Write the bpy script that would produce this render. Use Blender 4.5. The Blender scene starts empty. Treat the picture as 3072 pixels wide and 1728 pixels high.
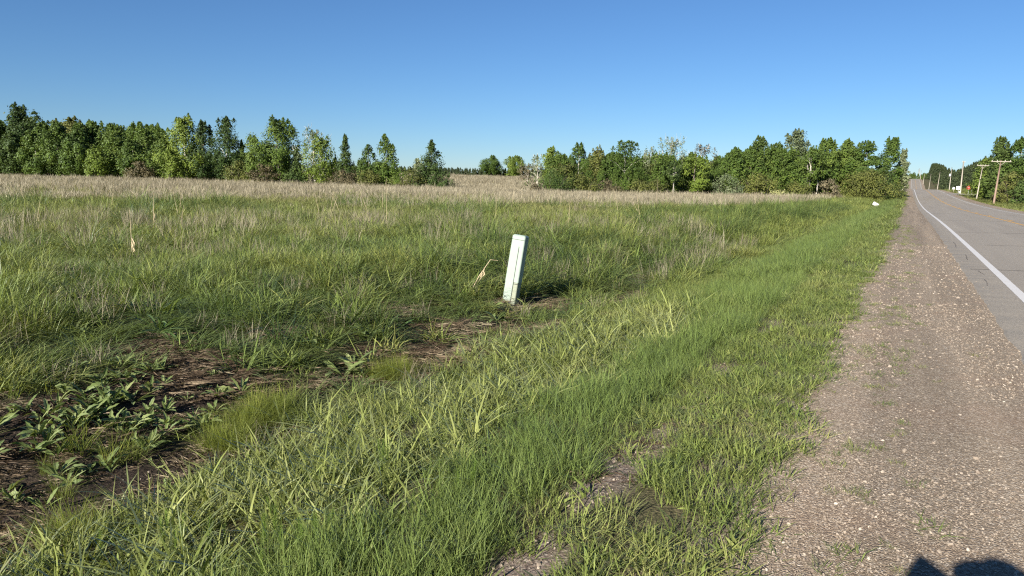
import bpy, math, random
import numpy as np

# ------------------------------------------------------------------ camera, sky, sun, exposure
sc = bpy.context.scene
COL = sc.collection
R = math.radians
H_EYE = 1.65
cam_d = bpy.data.cameras.new('camera'); cam = bpy.data.objects.new('camera', cam_d); COL.objects.link(cam)
cam_d.sensor_width = 36.0; cam_d.lens = 25.31; cam_d.clip_start = 0.05; cam_d.clip_end = 9000
from mathutils import Matrix, Vector, Euler
cam.matrix_world = Matrix.Translation((0, 0, H_EYE)) @ Matrix.Rotation(R(90 - 8.35), 4, 'X') @ Matrix.Rotation(R(1.0), 4, 'Z')
sc.camera = cam

SUN_AZ, SUN_EL = 31.5, 24.2          # shadows run towards this azimuth (clockwise from +Y)
w = bpy.data.worlds.new('World'); sc.world = w; w.use_nodes = True
nt = w.node_tree; nt.nodes.clear()
sky = nt.nodes.new('ShaderNodeTexSky'); sky.sky_type = 'NISHITA'; sky.sun_disc = False
sky.sun_elevation = R(SUN_EL); sky.sun_rotation = R(180 + SUN_AZ)
sky.altitude = 300; sky.air_density = 1.0; sky.dust_density = 0.0; sky.ozone_density = 8.5
bg = nt.nodes.new('ShaderNodeBackground'); bg.inputs['Strength'].default_value = 0.051
wo = nt.nodes.new('ShaderNodeOutputWorld')
nt.links.new(sky.outputs[0], bg.inputs[0]); nt.links.new(bg.outputs[0], wo.inputs[0])

sun_d = bpy.data.lights.new('sun', 'SUN'); sun_d.energy = 5.0; sun_d.angle = R(0.53); sun_d.color = (1.0, 0.93, 0.82)
sun = bpy.data.objects.new('sun', sun_d); COL.objects.link(sun)
ld = Vector((math.sin(R(SUN_AZ)) * math.cos(R(SUN_EL)), math.cos(R(SUN_AZ)) * math.cos(R(SUN_EL)), -math.sin(R(SUN_EL))))
sun.rotation_euler = ld.to_track_quat('-Z', 'Y').to_euler(); sun.location = (-60, -80, 60)

vs = sc.view_settings
vs.view_transform = 'Standard'; vs.look = 'None'; vs.gamma = 1.0; vs.use_curve_mapping = False; vs.exposure = 1.12
sc.render.engine = 'CYCLES'
cy = sc.cycles
cy.max_bounces = 4; cy.diffuse_bounces = 2; cy.glossy_bounces = 1; cy.transmission_bounces = 3; cy.transparent_max_bounces = 4
cy.use_denoising = False; cy.filter_width = 1.2
cy.sample_clamp_indirect = 4.0; cy.caustics_reflective = False; cy.caustics_refractive = False

# ------------------------------------------------------------------ helpers
rng = np.random.default_rng(11)
random.seed(5)
AZ = R(28.49); CA, SA = math.cos(AZ), math.sin(AZ)
def st(x, y): return x * CA - y * SA, x * SA + y * CA          # s: right of the camera across the road, t: along the road
def xy(s, t): return s * CA + t * SA, -s * SA + t * CA
def sstep(a, b, x):
    u = np.clip((np.asarray(x, float) - a) / (b - a), 0, 1); return u * u * (3 - 2 * u)
_tab = np.random.default_rng(3).random((256, 256))
def vnoise(x, y, sc_=1.0, seed=0):
    x = np.asarray(x, float) / sc_ + seed * 17.31 + 1000; y = np.asarray(y, float) / sc_ + seed * 9.77 + 1000
    xi = np.floor(x).astype(int); yi = np.floor(y).astype(int); fx = x - xi; fy = y - yi
    fx = fx * fx * (3 - 2 * fx); fy = fy * fy * (3 - 2 * fy)
    g = lambda a, b: _tab[a % 256, b % 256]
    return (g(xi, yi) * (1 - fx) + g(xi + 1, yi) * fx) * (1 - fy) + (g(xi, yi + 1) * (1 - fx) + g(xi + 1, yi + 1) * fx) * fy
def fbm(x, y, sc_=1.0, seed=0, o=3):
    v = 0; a = 1; t = 0
    for k in range(o):
        v = v + a * vnoise(x, y, sc_ / 2 ** k, seed + k * 5); t += a; a *= .55
    return v / t

RT = np.array([-300, -50, 0, 36, 100, 150, 200, 260, 330, 370, 450, 560, 640, 700, 780, 900, 1000, 1200, 4000.])
RZ = np.array([0, 0, 0, -.08, -.55, -.45, .1, 1.0, 1.65, 1.6, .3, -1.2, .2, 3.2, 7.2, 11.8, 14, 15, 15.])
def _spl(x, X, Y):          # smooth monotone-ish cubic interpolation
    x = np.clip(np.asarray(x, float), X[0], X[-1]); m = np.gradient(Y, X)
    i = np.clip(np.searchsorted(X, x) - 1, 0, len(X) - 2); h = X[i + 1] - X[i]; u = (x - X[i]) / h
    return (2*u**3 - 3*u**2 + 1) * Y[i] + (u**3 - 2*u**2 + u) * h * m[i] + (-2*u**3 + 3*u**2) * Y[i + 1] + (u**3 - u**2) * h * m[i + 1]
def zroad(t): return _spl(t, RT, RZ)
CS = np.array([-4000, -11, -9, -7.6, -6.6, -5.8, -5.1, -4.5, -3.6, -2.2, -1.1, -.6, .2, 1.0, 1.6, 9.5, 10.4, 11.2, 13, 15, 18, 22, 4000.])
CZ = np.array([0, 0, -.01, -.07, -.2, -.37, -.52, -.55, -.45, -.24, -.075, -.035, -.035, -.05, -.08, -.08, -.04, -.1, -.4, -.5, -.2, 0, 0.])
def zfield(x, y):
    d = np.hypot(x, y)
    z = .42 * sstep(5, 100, -x) * sstep(15, 140, y) + 3.3 * sstep(165, 340, d) + .05 * sstep(30, 120, d)
    return z
def terrain(x, y, micro=True):
    x = np.asarray(x, float); y = np.asarray(y, float); s, t = st(x, y)
    wgt = sstep(14, 70, np.abs(s - 5))
    zr = zroad(t)
    zf = np.where(s > 5, .5 * zr + 1.2 * sstep(60, 250, t), zfield(x, y)) + .7 * np.maximum(zr - 2, 0)
    z = (1 - wgt) * zr + wgt * zf + np.interp(s, CS, CZ)
    if micro:
        d = np.hypot(x, y)
        k = np.clip(1.3 - d / 90, 0.15, 1) * np.where((s > -.8) & (s < 10.6), 0.0, 1.0) * sstep(.6, 1.6, np.minimum(np.abs(s + .2), 9))
        z = z + k * ((fbm(x, y, 1.3, 2) - .5) * .16 + (vnoise(x, y, .28, 8) - .5) * .03)
    return z

def mesh_obj(name, V, F, mat=None, parent=None, smooth=False, link=True):
    """V (n,3) array, F list of polygons or an (m,k) array"""
    me = bpy.data.meshes.new(name)
    V = np.asarray(V, np.float32)
    if isinstance(F, np.ndarray):
        m, k = F.shape
        me.vertices.add(len(V)); me.vertices.foreach_set('co', V.ravel())
        me.loops.add(m * k); me.loops.foreach_set('vertex_index', F.astype(np.int32).ravel())
        me.polygons.add(m); me.polygons.foreach_set('loop_start', np.arange(0, m * k, k, dtype=np.int32))
        try: me.polygons.foreach_set('loop_total', np.full(m, k, np.int32))
        except Exception: pass
        me.update(calc_edges=True); me.validate()
    else:
        me.from_pydata([tuple(map(float, v)) for v in V], [], F); me.update()
    if smooth: me.polygons.foreach_set('use_smooth', np.ones(len(me.polygons), bool))
    if mat: me.materials.append(mat)
    o = bpy.data.objects.new(name, me)
    if link: COL.objects.link(o)
    if parent is not None: o.parent = parent
    return o
def tag(o, label=None, cat=None, group=None, kind=None):
    if label: o['label'] = label
    if cat: o['category'] = cat
    if group: o['group'] = group
    if kind: o['kind'] = kind
    return o
def empty(name, loc=(0, 0, 0), rz=0):
    o = bpy.data.objects.new(name, None); o.empty_display_size = .1; COL.objects.link(o)
    o.location = loc; o.rotation_euler = (0, 0, rz); return o

class MB:
    """collects shapes into one mesh"""
    def __init__(s): s.V = []; s.F = []
    def add(s, V, F):
        n = len(s.V); s.V += [tuple(v) for v in V]; s.F += [tuple(i + n for i in f) for f in F]; return s
    def box(s, c, d, rot=None, bev=0):
        x, y, z = d[0] / 2, d[1] / 2, d[2] / 2
        P = [(-x,-y,-z),(x,-y,-z),(x,y,-z),(-x,y,-z),(-x,-y,z),(x,-y,z),(x,y,z),(-x,y,z)]
        M = rot if rot is not None else Matrix.Identity(3)
        P = [M @ Vector(p) + Vector(c) for p in P]
        return s.add(P, [(0,3,2,1),(4,5,6,7),(0,1,5,4),(1,2,6,5),(2,3,7,6),(3,0,4,7)])
    def tube(s, path, radii, n=6, cap=True):
        path = [Vector(p) for p in path]; rings = []
        for i, p in enumerate(path):
            a = path[max(i - 1, 0)]; b = path[min(i + 1, len(path) - 1)]; t = (b - a).normalized()
            u = t.cross(Vector((0, 0, 1)))
            if u.length < 1e-3: u = Vector((1, 0, 0))
            u.normalize(); v = t.cross(u)
            rings.append([p + (u * math.cos(2*math.pi*k/n) + v * math.sin(2*math.pi*k/n)) * radii[i] for k in range(n)])
        V = [p for r in rings for p in r]; F = []
        for i in range(len(path) - 1):
            for k in range(n):
                F.append((i*n+k, i*n+(k+1) % n, (i+1)*n+(k+1) % n, (i+1)*n+k))
        if cap: F += [tuple(range(n)), tuple(range((len(path)-1)*n, len(path)*n))[::-1]]
        return s.add(V, F)
    def disc(s, c, nrm, r, th, n=16):
        c = Vector(c); nrm = Vector(nrm).normalized()
        return s.tube([c, c + nrm * th], [r, r], n)
    def build(s, name, mat, parent=None, smooth=False):
        return mesh_obj(name, np.array(s.V), s.F, mat, parent, smooth)

# ------------------------------------------------------------------ materials
def newmat(name):
    m = bpy.data.materials.new(name); m.use_nodes = True; m.node_tree.nodes.clear(); return m, m.node_tree
def N(nt, typ, **kw):
    n = nt.nodes.new(typ)
    for k, v in kw.items():
        if k in ('inputs',):
            for a, b in v.items(): n.inputs[a].default_value = b
        else: setattr(n, k, v)
    return n
def ramp(nt, fac, stops, interp='LINEAR'):
    r = nt.nodes.new('ShaderNodeValToRGB'); r.color_ramp.interpolation = interp; e = r.color_ramp.elements
    while len(e) < len(stops): e.new(0.5)
    for i, (p, c) in enumerate(stops): e[i].position = p; e[i].color = (*c, 1)
    nt.links.new(fac, r.inputs[0]); return r.outputs[0]
def mixc(nt, fac, a, b, mode='MIX'):
    m = nt.nodes.new('ShaderNodeMix'); m.data_type = 'RGBA'; m.blend_type = mode
    for sock, v in ((m.inputs[0], fac), (m.inputs[6], a), (m.inputs[7], b)):
        if isinstance(v, (int, float)): sock.default_value = v
        elif isinstance(v, tuple): sock.default_value = (*v, 1) if len(v) == 3 else v
        else: nt.links.new(v, sock)
    return m.outputs[2]
def noise(nt, scale, detail=3, rough=.55, vec=None, dim='3D'):
    n = nt.nodes.new('ShaderNodeTexNoise'); n.inputs['Scale'].default_value = scale; n.inputs['Detail'].default_value = detail
    n.inputs['Roughness'].default_value = rough
    if vec is not None: nt.links.new(vec, n.inputs['Vector'])
    return n.outputs[0]
def mathn(nt, op, a, b=None, clamp=False):
    m = nt.nodes.new('ShaderNodeMath'); m.operation = op; m.use_clamp = clamp
    for i, v in enumerate((a, b)):
        if v is None: continue
        if isinstance(v, (int, float)): m.inputs[i].default_value = v
        else: nt.links.new(v, m.inputs[i])
    return m.outputs[0]
def pos(nt): return nt.nodes.new('ShaderNodeNewGeometry').outputs['Position']
def finish(nt, col, rough=.9, spec=.3, bump=None, bstr=.3, bdist=.02, metal=0):
    p = nt.nodes.new('ShaderNodeBsdfPrincipled'); o = nt.nodes.new('ShaderNodeOutputMaterial')
    if isinstance(col, tuple): p.inputs['Base Color'].default_value = (*col, 1)
    else: nt.links.new(col, p.inputs['Base Color'])
    if isinstance(rough, (int, float)): p.inputs['Roughness'].default_value = rough
    else: nt.links.new(rough, p.inputs['Roughness'])
    p.inputs['Specular IOR Level'].default_value = spec; p.inputs['Metallic'].default_value = metal
    if bump is not None:
        b = nt.nodes.new('ShaderNodeBump'); b.inputs['Strength'].default_value = bstr; b.inputs['Distance'].default_value = bdist
        nt.links.new(bump, b.inputs['Height']); nt.links.new(b.outputs[0], p.inputs['Normal'])
    nt.links.new(p.outputs[0], o.inputs[0]); return p
def blade_mat(name, stops, trans=.35, gloss=.12, rough=.45, src='INSTANCER', sat=1.0, var=.35):
    """leaf or blade: diffuse + light passing through + a waxy sheen; colour from the tint of its tuft"""
    m, nt = newmat(name)
    at = N(nt, 'ShaderNodeAttribute', attribute_type=src, attribute_name='tint')
    col = ramp(nt, at.outputs['Fac'], stops)
    nz = nt.nodes.new('ShaderNodeNewGeometry').outputs['Random Per Island']
    k = mathn(nt, 'ADD', mathn(nt, 'MULTIPLY', nz, var * 2), 1 - var)
    hsv = nt.nodes.new('ShaderNodeHueSaturation'); hsv.inputs['Saturation'].default_value = sat
    nt.links.new(col, hsv.inputs['Color']); nt.links.new(k, hsv.inputs['Value']); col = hsv.outputs[0]
    d = nt.nodes.new('ShaderNodeBsdfDiffuse'); t = nt.nodes.new('ShaderNodeBsdfTranslucent'); g = nt.nodes.new('ShaderNodeBsdfGlossy')
    tc = mixc(nt, 1.0, col, (1.15, 1.1, .55), 'MULTIPLY')
    nt.links.new(col, d.inputs[0]); nt.links.new(tc, t.inputs[0]); g.inputs['Roughness'].default_value = rough
    g.inputs[0].default_value = (.9, .95, .9, 1)
    m1 = nt.nodes.new('ShaderNodeMixShader'); m1.inputs[0].default_value = trans
    nt.links.new(d.outputs[0], m1.inputs[1]); nt.links.new(t.outputs[0], m1.inputs[2])
    fr = nt.nodes.new('ShaderNodeFresnel'); fr.inputs[0].default_value = 1.4
    m2 = nt.nodes.new('ShaderNodeMixShader'); nt.links.new(mathn(nt, 'MULTIPLY', fr.outputs[0], gloss * 2.2, True), m2.inputs[0])
    nt.links.new(m1.outputs[0], m2.inputs[1]); nt.links.new(g.outputs[0], m2.inputs[2])
    o = nt.nodes.new('ShaderNodeOutputMaterial'); nt.links.new(m2.outputs[0], o.inputs[0]); return m
def along(nt, P_, sx, sy):           # coordinates across and along the road, stretched along it
    r = nt.nodes.new('ShaderNodeMapping'); r.inputs['Rotation'].default_value = (0, 0, AZ); nt.links.new(P_, r.inputs[0])
    q = nt.nodes.new('ShaderNodeMapping'); q.inputs['Scale'].default_value = (sx, sy, 1); nt.links.new(r.outputs[0], q.inputs[0]); return q.outputs[0]
M = {}
def plain(name, col, rough=.7, spec=.3, nscale=None, namp=.25, bump=0, metal=0):
    m, nt = newmat(name)
    if nscale:
        nz = noise(nt, nscale, 4, .6, nt.nodes.new('ShaderNodeTexCoord').outputs['Object'])
        c = mixc(nt, nz, tuple(v * (1 - namp) for v in col), tuple(min(1, v * (1 + namp)) for v in col))
        finish(nt, c, rough, spec, nz if bump else None, bump, .01, metal)
    else: finish(nt, col, rough, spec, metal=metal)
    M[name] = m; return m

# soil / turf base of the whole land; 'zone' = how bare (gravelly, soil, thatch), painted per vertex from the lie of the land
m, nt = newmat('ground'); M['ground'] = m
P_ = pos(nt)
zc = N(nt, 'ShaderNodeVertexColor', layer_name='zone')
sep = nt.nodes.new('ShaderNodeSeparateColor'); nt.links.new(zc.outputs[0], sep.inputs[0])
n1 = noise(nt, 1.3, 5, .6, P_); n2 = noise(nt, 45, 3, .6, P_); n3 = noise(nt, .05, 4, .6, P_)
turf = ramp(nt, n2, [(.3, (.04, .036, .02)), (.5, (.085, .08, .036)), (.7, (.17, .14, .08))])
soil = ramp(nt, n2, [(.3, (.02, .014, .011)), (.55, (.042, .030, .022)), (.75, (.095, .073, .055))])
vor = N(nt, 'ShaderNodeTexVoronoi'); vor.inputs['Scale'].default_value = 70; nt.links.new(P_, vor.inputs['Vector'])
grav = ramp(nt, vor.outputs['Color'], [(.0, (.10, .075, .06)), (.55, (.20, .155, .125)), (.8, (.30, .25, .20)), (1, (.45, .4, .33))])
thatch = ramp(nt, n2, [(.3, (.12, .075, .045)), (.7, (.30, .21, .12))])
tan = ramp(nt, n3, [(.3, (.20, .15, .10)), (.7, (.30, .24, .17))])
c = mixc(nt, sep.outputs[0], turf, grav); c = mixc(nt, sep.outputs[1], c, soil); c = mixc(nt, sep.outputs[2], c, tan)
finish(nt, c, .95, .2, n2, .6, .03)

m, nt = newmat('gravel'); M['gravel'] = m
P_ = pos(nt)
vor = N(nt, 'ShaderNodeTexVoronoi'); vor.inputs['Scale'].default_value = 95; nt.links.new(P_, vor.inputs['Vector'])
v2 = N(nt, 'ShaderNodeTexVoronoi'); v2.inputs['Scale'].default_value = 48; nt.links.new(P_, v2.inputs['Vector'])
big = noise(nt, .9, 4, .6, P_); fine = noise(nt, 160, 2, .6, P_)
sc1 = nt.nodes.new('ShaderNodeSeparateColor'); nt.links.new(vor.outputs['Color'], sc1.inputs[0])
g1 = ramp(nt, sc1.outputs[0], [(0, (.13, .102, .08)), (.5, (.25, .198, .143)), (.8, (.37, .31, .24)), (.96, (.56, .5, .42))])
g2 = mixc(nt, fine, (.128, .097, .069), (.33, .262, .187))
gcol = mixc(nt, .6, g2, g1)
gcol = mixc(nt, mathn(nt, 'MULTIPLY', ramp(nt, big, [(.5, (0, 0, 0)), (.75, (1, 1, 1))]), .3), gcol, (.31, .2, .145))
trk = ramp(nt, noise(nt, 1.0, 3, .5, along(nt, P_, 2.4, .05)), [(.35, (.86, .85, .83)), (.65, (1.18, 1.17, 1.14))])
gcol = mixc(nt, 1.0, gcol, trk, 'MULTIPLY')
hh = mathn(nt, 'SUBTRACT', 1.0, mathn(nt, 'MULTIPLY', vor.outputs['Distance'], 1.4))
finish(nt, gcol, .92, .2, mathn(nt, 'ADD', hh, fine), .55, .012)

m, nt = newmat('asphalt'); M['asphalt'] = m
P_ = pos(nt)
streak = noise(nt, 1.2, 4, .6, along(nt, P_, .9, .03)); fine = noise(nt, 130, 3, .7, P_); mid = noise(nt, 6, 4, .65, P_)
vor = N(nt, 'ShaderNodeTexVoronoi'); vor.inputs['Scale'].default_value = 120; nt.links.new(P_, vor.inputs['Vector'])
s1 = nt.nodes.new('ShaderNodeSeparateColor'); nt.links.new(vor.outputs['Color'], s1.inputs[0])
c1 = mixc(nt, streak, (.205, .183, .152), (.335, .302, .245))
c1 = mixc(nt, mathn(nt, 'MULTIPLY', mid, .3), c1, (.235, .2, .17))
agg = ramp(nt, s1.outputs[0], [(0, (.45, .45, .45)), (.6, (.95, .95, .95)), (.9, (1.7, 1.65, 1.6))])
c1 = mixc(nt, .55, c1, agg, 'MULTIPLY')
finish(nt, c1, .8, .35, fine, .35, .006)

def paint(name, col, wear):
    m, nt = newmat(name); M[name] = m; P_ = pos(nt)
    nz = noise(nt, 26, 4, .75, P_); n2 = noise(nt, 3, 3, .6, P_)
    f = ramp(nt, mathn(nt, 'ADD', mathn(nt, 'MULTIPLY', nz, .75), mathn(nt, 'MULTIPLY', n2, .25)), [(wear, (0, 0, 0)), (wear + .07, (1, 1, 1))])
    finish(nt, mixc(nt, f, (.22, .2, .178), mixc(nt, n2, tuple(v * .85 for v in col), col)), .6, .3, nz, .2, .004)
paint('white_paint', (.62, .60, .57), .30)
paint('yellow_paint', (.60, .33, .05), .26)
plain('tar', (.10, .088, .076), .85)
plain('pale_green_plastic', (.272, .335, .285), .5, .35, 5, .14, .05)
plain('stained_plastic', (.25, .275, .205), .6, .3, 11, .3, .05)
plain('seam_dark', (.07, .075, .065), .8)
plain('dirt_splash', (.32, .30, .22), .9, .2, 20, .4)
plain('galvanised', (.42, .42, .42), .4, .5, 10, .2, 0, .7)
plain('sign_white', (.58, .58, .56), .45, .4, 5, .06)
plain('sign_back', (.5, .5, .5), .4, .5)
plain('sign_red', (.55, .03, .035), .4, .4)
plain('sign_green', (.05, .25, .12), .4, .4)
plain('black', (.02, .02, .02), .6)
plain('pole_wood', (.36, .325, .27), .85, .2, 6, .3, .2)
plain('pole_wood_red', (.25, .175, .135), .85, .2, 6, .3, .2)
plain('insulator', (.5, .48, .45), .3, .5)
plain('transformer_grey', (.6, .61, .6), .4, .4)
plain('wire', (.05, .05, .05), .6)
plain('bark_grey', (.20, .175, .14), .9, .2, 3, .4, .2)
plain('bark_white', (.58, .54, .46), .8, .2, 2.5, .35, .1)
plain('bark_dark', (.09, .072, .055), .9, .2, 3, .4, .2)
plain('reed_tan', (.52, .42, .27), .8, .2, 6, .25)
plain('skin', (.5, .33, .25), .6); plain('jacket', (.06, .08, .13), .85); plain('trouser', (.05, .05, .06), .85); plain('cap', (.12, .03, .03), .8)

# foliage of grasses: tint 0 = deep / bluish, 1 = yellowish
M['verge'] = blade_mat('verge_grass', [(0, (0.103, 0.152, 0.035)), (.5, (0.190, 0.236, 0.064)), (1, (0.308, 0.315, 0.112))], .35, .05, var=.4)
M['fine'] = blade_mat('fine_grass', [(0, (0.107, 0.163, 0.046)), (.5, (0.165, 0.221, 0.061)), (1, (0.240, 0.278, 0.093))], .35, .05, var=.4)
M['broad'] = blade_mat('broad_grass', [(0, (0.147, 0.190, 0.050)), (.5, (0.246, 0.283, 0.086)), (1, (0.356, 0.375, 0.146))], .4, .08, .4, var=.4)
M['tall'] = blade_mat('tall_grass', [(0, (0.083, 0.131, 0.035)), (.5, (0.170, 0.223, 0.057)), (1, (0.278, 0.294, 0.085))], .35, .05, var=.5)
M['sedge'] = blade_mat('sedge', [(0, (0.130, 0.171, 0.030)), (.5, (0.210, 0.253, 0.045)), (1, (0.300, 0.319, 0.080))], .4, .04)
M['olive'] = blade_mat('olive_grass', [(0, (.12, .155, .045)), (.5, (.20, .21, .075)), (1, (.285, .265, .125))], .3, .03, var=.45)
M['dry'] = blade_mat('dry_grass', [(0, (0.216, 0.184, 0.130)), (.5, (0.323, 0.286, 0.205)), (1, (0.451, 0.408, 0.300))], .3, .02, var=.4)
M['straw'] = blade_mat('straw', [(0, (0.080, 0.055, 0.038)), (.5, (0.184, 0.140, 0.095)), (1, (0.336, 0.289, 0.198))], .2, .03, var=.45)
M['weed'] = blade_mat('weed_leaf', [(0, (0.098, 0.140, 0.044)), (.5, (0.161, 0.213, 0.072)), (1, (0.265, 0.302, 0.121))], .3, .03, .5, 'OBJECT', var=.15)
M['horsetail'] = blade_mat('horsetail', [(0, (.15, .24, .045)), (1, (.22, .30, .07))], .4, .03, .5, 'OBJECT')
M['fern'] = blade_mat('fern_leaf', [(0, (.06, .115, .03)), (1, (.12, .18, .05))], .3, .05, .45, 'OBJECT')
# ------------------------------------------------------------------ the land, one sheet out to the horizon
def grow(a, b, d0, k):
    out = [a]; d = d0
    while out[-1] < b: out.append(out[-1] + d); d *= k
    out[-1] = b; return out
sg = np.array([-v for v in grow(14, 3000, .4, 1.06)[::-1]] + list(np.arange(-13.8, -9, .2)) + list(np.arange(-9, .4, .11)) + [.8, 1.3, 2, 5, 8, 9.4, 10, 10.6, 11.2, 12, 13, 14, 15, 16, 17, 18, 20, 22] + grow(24, 3000, 1.5, 1.1))
tg = np.array([-v for v in grow(2, 400, .4, 1.25)[::-1]] + list(np.arange(-1.8, 14, .12)) + list(np.arange(14, 40, .35)) + grow(40, 4200, .6, 1.028))
SS, TT = np.meshgrid(sg, tg, indexing='ij'); X, Y = xy(SS, TT); Z = terrain(X, Y)
ns, nt_ = SS.shape
V = np.stack([X.ravel(), Y.ravel(), Z.ravel()], 1)
ii = (np.arange(ns - 1)[:, None] * nt_ + np.arange(nt_ - 1)[None]).ravel()
Fq = np.stack([ii, ii + nt_, ii + nt_ + 1, ii + 1], 1)
ground = mesh_obj('ground', V, Fq, M['ground'], smooth=True); tag(ground, kind='structure')

# bare places (s, t, half length along road, half width, kind): g gravelly, d dark soil, h dead grass mat
BARE = [(-1.45, 4.1, .75, .2, 'g'), (-1.45, 2.75, .5, .19, 'g'), (-1.43, 7.1, .45, .11, 'g'), (-1.32, 5.8, .35, .1, 'g'), (-1.4, 5.0, .3, .1, 'g'), (-1.2, 2.0, .4, .18, 'g'), (-1.4, 9.5, .6, .1, 'g'),
        (-4.85, 3.3, .6, .36, 'd'), (-4.75, 3.9, .35, .28, 'd'), (-4.85, 2.35, .5, .5, 'd'), (-5.75, 3.4, .95, .75, 'd'), (-5.4, 4.2, .5, .4, 'd'), (-5.2, 7.3, .4, .25, 'd'), (-5.5, 11.0, .7, .28, 'd'), (-5.9, 7.7, .45, .35, 'd'), (-5.2, 5.5, .4, .25, 'd'), (-5.6, 6.6, .4, .25, 'd'), (-6.6, 2.6, .5, .5, 'd'), (-5.35, 9.0, .4, .25, 'd'),
        (-5.0, 6.85, .65, .38, 'h'), (-4.65, 7.75, .5, .28, 'h'), (-6.1, 4.7, .4, .5, 'h'), (-5.65, 4.8, .35, .4, 'h'), (-4.65, 13.4, .9, .28, 'h'), (-6.9, 4.6, .35, .4, 'h'), (-4.5, 2.0, .35, .3, 'h'), (-4.6, 10.0, .6, .25, 'h'), (-5.5, 8.3, .4, .35, 'h'), (-4.5, 12.2, .5, .2, 'h'), (-5.75, 10.3, .5, .34, 'h'), (-5.4, 11.3, .5, .25, 'h'), (-5.3, 5.9, .4, .3, 'h'), (-6.6, 6.2, .3, .35, 'h'), (-4.75, 8.8, .5, .25, 'h'), (-6.4, 8.2, .3, .3, 'h')]
def bare(x, y, kinds='gdh'):
    s, t = st(np.asarray(x, float), np.asarray(y, float)); v = np.zeros_like(s)
    wob = .75 + .6 * fbm(x, y, .45, 21, 3)
    for a, b, l, w_, k in BARE:
        if k in kinds:
            q = np.sqrt(((t - b) / l) ** 2 + ((s - a) / w_) ** 2) / wob
            v = np.maximum(v, 1 - sstep(.7, 1.15, q))
    return v
def dryness(x, y):          # 0 lush green near the road, 1 the pale dead grass further out in the field
    s, t = st(np.asarray(x, float), np.asarray(y, float)); d = np.hypot(x, y)
    n = (fbm(x, y, 16, 31, 3) - .5) * 34 + (fbm(x, y, 4, 33, 3) - .5) * 22
    q = d + n - 2.0 * np.clip(-(s + 8), -12, 0)
    return sstep(14, 62, q) * sstep(-7.5, -15, s)
zr_, zg_, zb_ = np.zeros(len(V)), np.zeros(len(V)), np.zeros(len(V))
s_, t_ = SS.ravel(), TT.ravel()
zr_ = np.maximum(bare(V[:, 0], V[:, 1], 'g'), sstep(-1.05, -.6, s_ + .5 * (fbm(V[:, 0], V[:, 1], .6, 3) - .5)) * (s_ < 11) )
zg_ = np.maximum(bare(V[:, 0], V[:, 1], 'd'), .55 * sstep(-4.2, -4.7, s_) * sstep(-6.2, -5.5, s_) * (t_ < 14))
zb_ = dryness(V[:, 0], V[:, 1])
vc = ground.data.color_attributes.new('zone', 'FLOAT_COLOR', 'POINT')
vc.data.foreach_set('color', np.stack([zr_, zg_, zb_, np.ones(len(V))], 1).astype(np.float32).ravel())

# ------------------------------------------------------------------ gravel shoulders, road, markings, cracks
def strip(name, s0, s1, dz, mat, tvals, ns=2, jl=0, jr=0, parent=None, crown=False, skirt=0, gaps=()):
    """a ribbon along the road between s0 and s1 (arrays or numbers)"""
    tv = np.asarray(tvals, float); V = []; F = []
    for i, t in enumerate(tv):
        a = s0 + jl * (fbm(t, s0 * 3, .5, 4) - .5) * 2 if jl else s0
        b = s1 + jr * (fbm(t, s1 * 3, .5, 6) - .5) * 2 if jr else s1
        for k in range(ns):
            s = a + (b - a) * k / (ns - 1); x, y = xy(s, t)
            z = float(zroad(t)) + dz + (.05 * (1 - ((s - 5.4) / 4.3) ** 2) if crown else 0)
            V.append((x, y, z))
        if skirt:
            x, y = xy(a - .03, t); V.append((x, y, float(zroad(t)) + dz - skirt))
    m = ns + (1 if skirt else 0)
    for i in range(len(tv) - 1):
        if any(g0 < tv[i] < g1 for g0, g1 in gaps): continue
        for k in range(ns - 1): F.append((i*m+k, i*m+k+1, (i+1)*m+k+1, (i+1)*m+k))
        if skirt: F.append((i*m+ns, i*m, (i+1)*m, (i+1)*m+ns))
    return mesh_obj(name, np.array(V), F, M[mat], parent, True)
tv = np.array(list(np.arange(-6, 40, .12)) + grow(40, 2500, .4, 1.02))
tv2 = np.array(list(np.arange(-6, 40, .5)) + grow(40, 2500, 1, 1.03))
SIDE = (226, 238)          # side road joins on the right here
def gravel_strip(name, s0, s1, zin, zout):
    V = []; F = []; K = 15
    for t in tv:
        for k in range(K):
            s = s0 + (s1 - s0) * k / (K - 1); x, y = xy(s, t)
            e = abs(s - 5.4); z = np.interp(e, [4.0, 4.3, 5.6, 6.0, 6.35, 6.8], [0, 0, -.005, -.03, -.11, -.22])
            z += (fbm(s * 1.0, t * .35, .5, 14, 2) - .5) * .02 * (e > 4.45)
            V.append((x, y, float(zroad(t)) + float(z)))
    for i in range(len(tv) - 1):
        for k in range(K - 1): F.append((i*K+k, i*K+k+1, (i+1)*K+k+1, (i+1)*K+k))
    return tag(mesh_obj(name, np.array(V), F, M['gravel'], smooth=True), kind='structure')
gravel_strip('gravel_shoulder', -1.35, 1.45, 0, 0)
tv_keep = tv; tv = np.array(list(np.arange(20, 40, .5)) + grow(40, 2500, .6, 1.03))
gravel_strip('gravel_shoulder_right', 9.4, 12.0, 0, 0); tv = tv_keep
road = strip('road', 1.15, 9.85, .010, 'asphalt', tv, 14, .05, .05, None, True, .05); tag(road, kind='structure')
def on_road(s, t, dz=.004): 
    x, y = xy(s, t); return (x, y, float(zroad(t)) + .010 + .05 * (1 - ((s - 5.4) / 4.3) ** 2) + dz)
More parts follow.
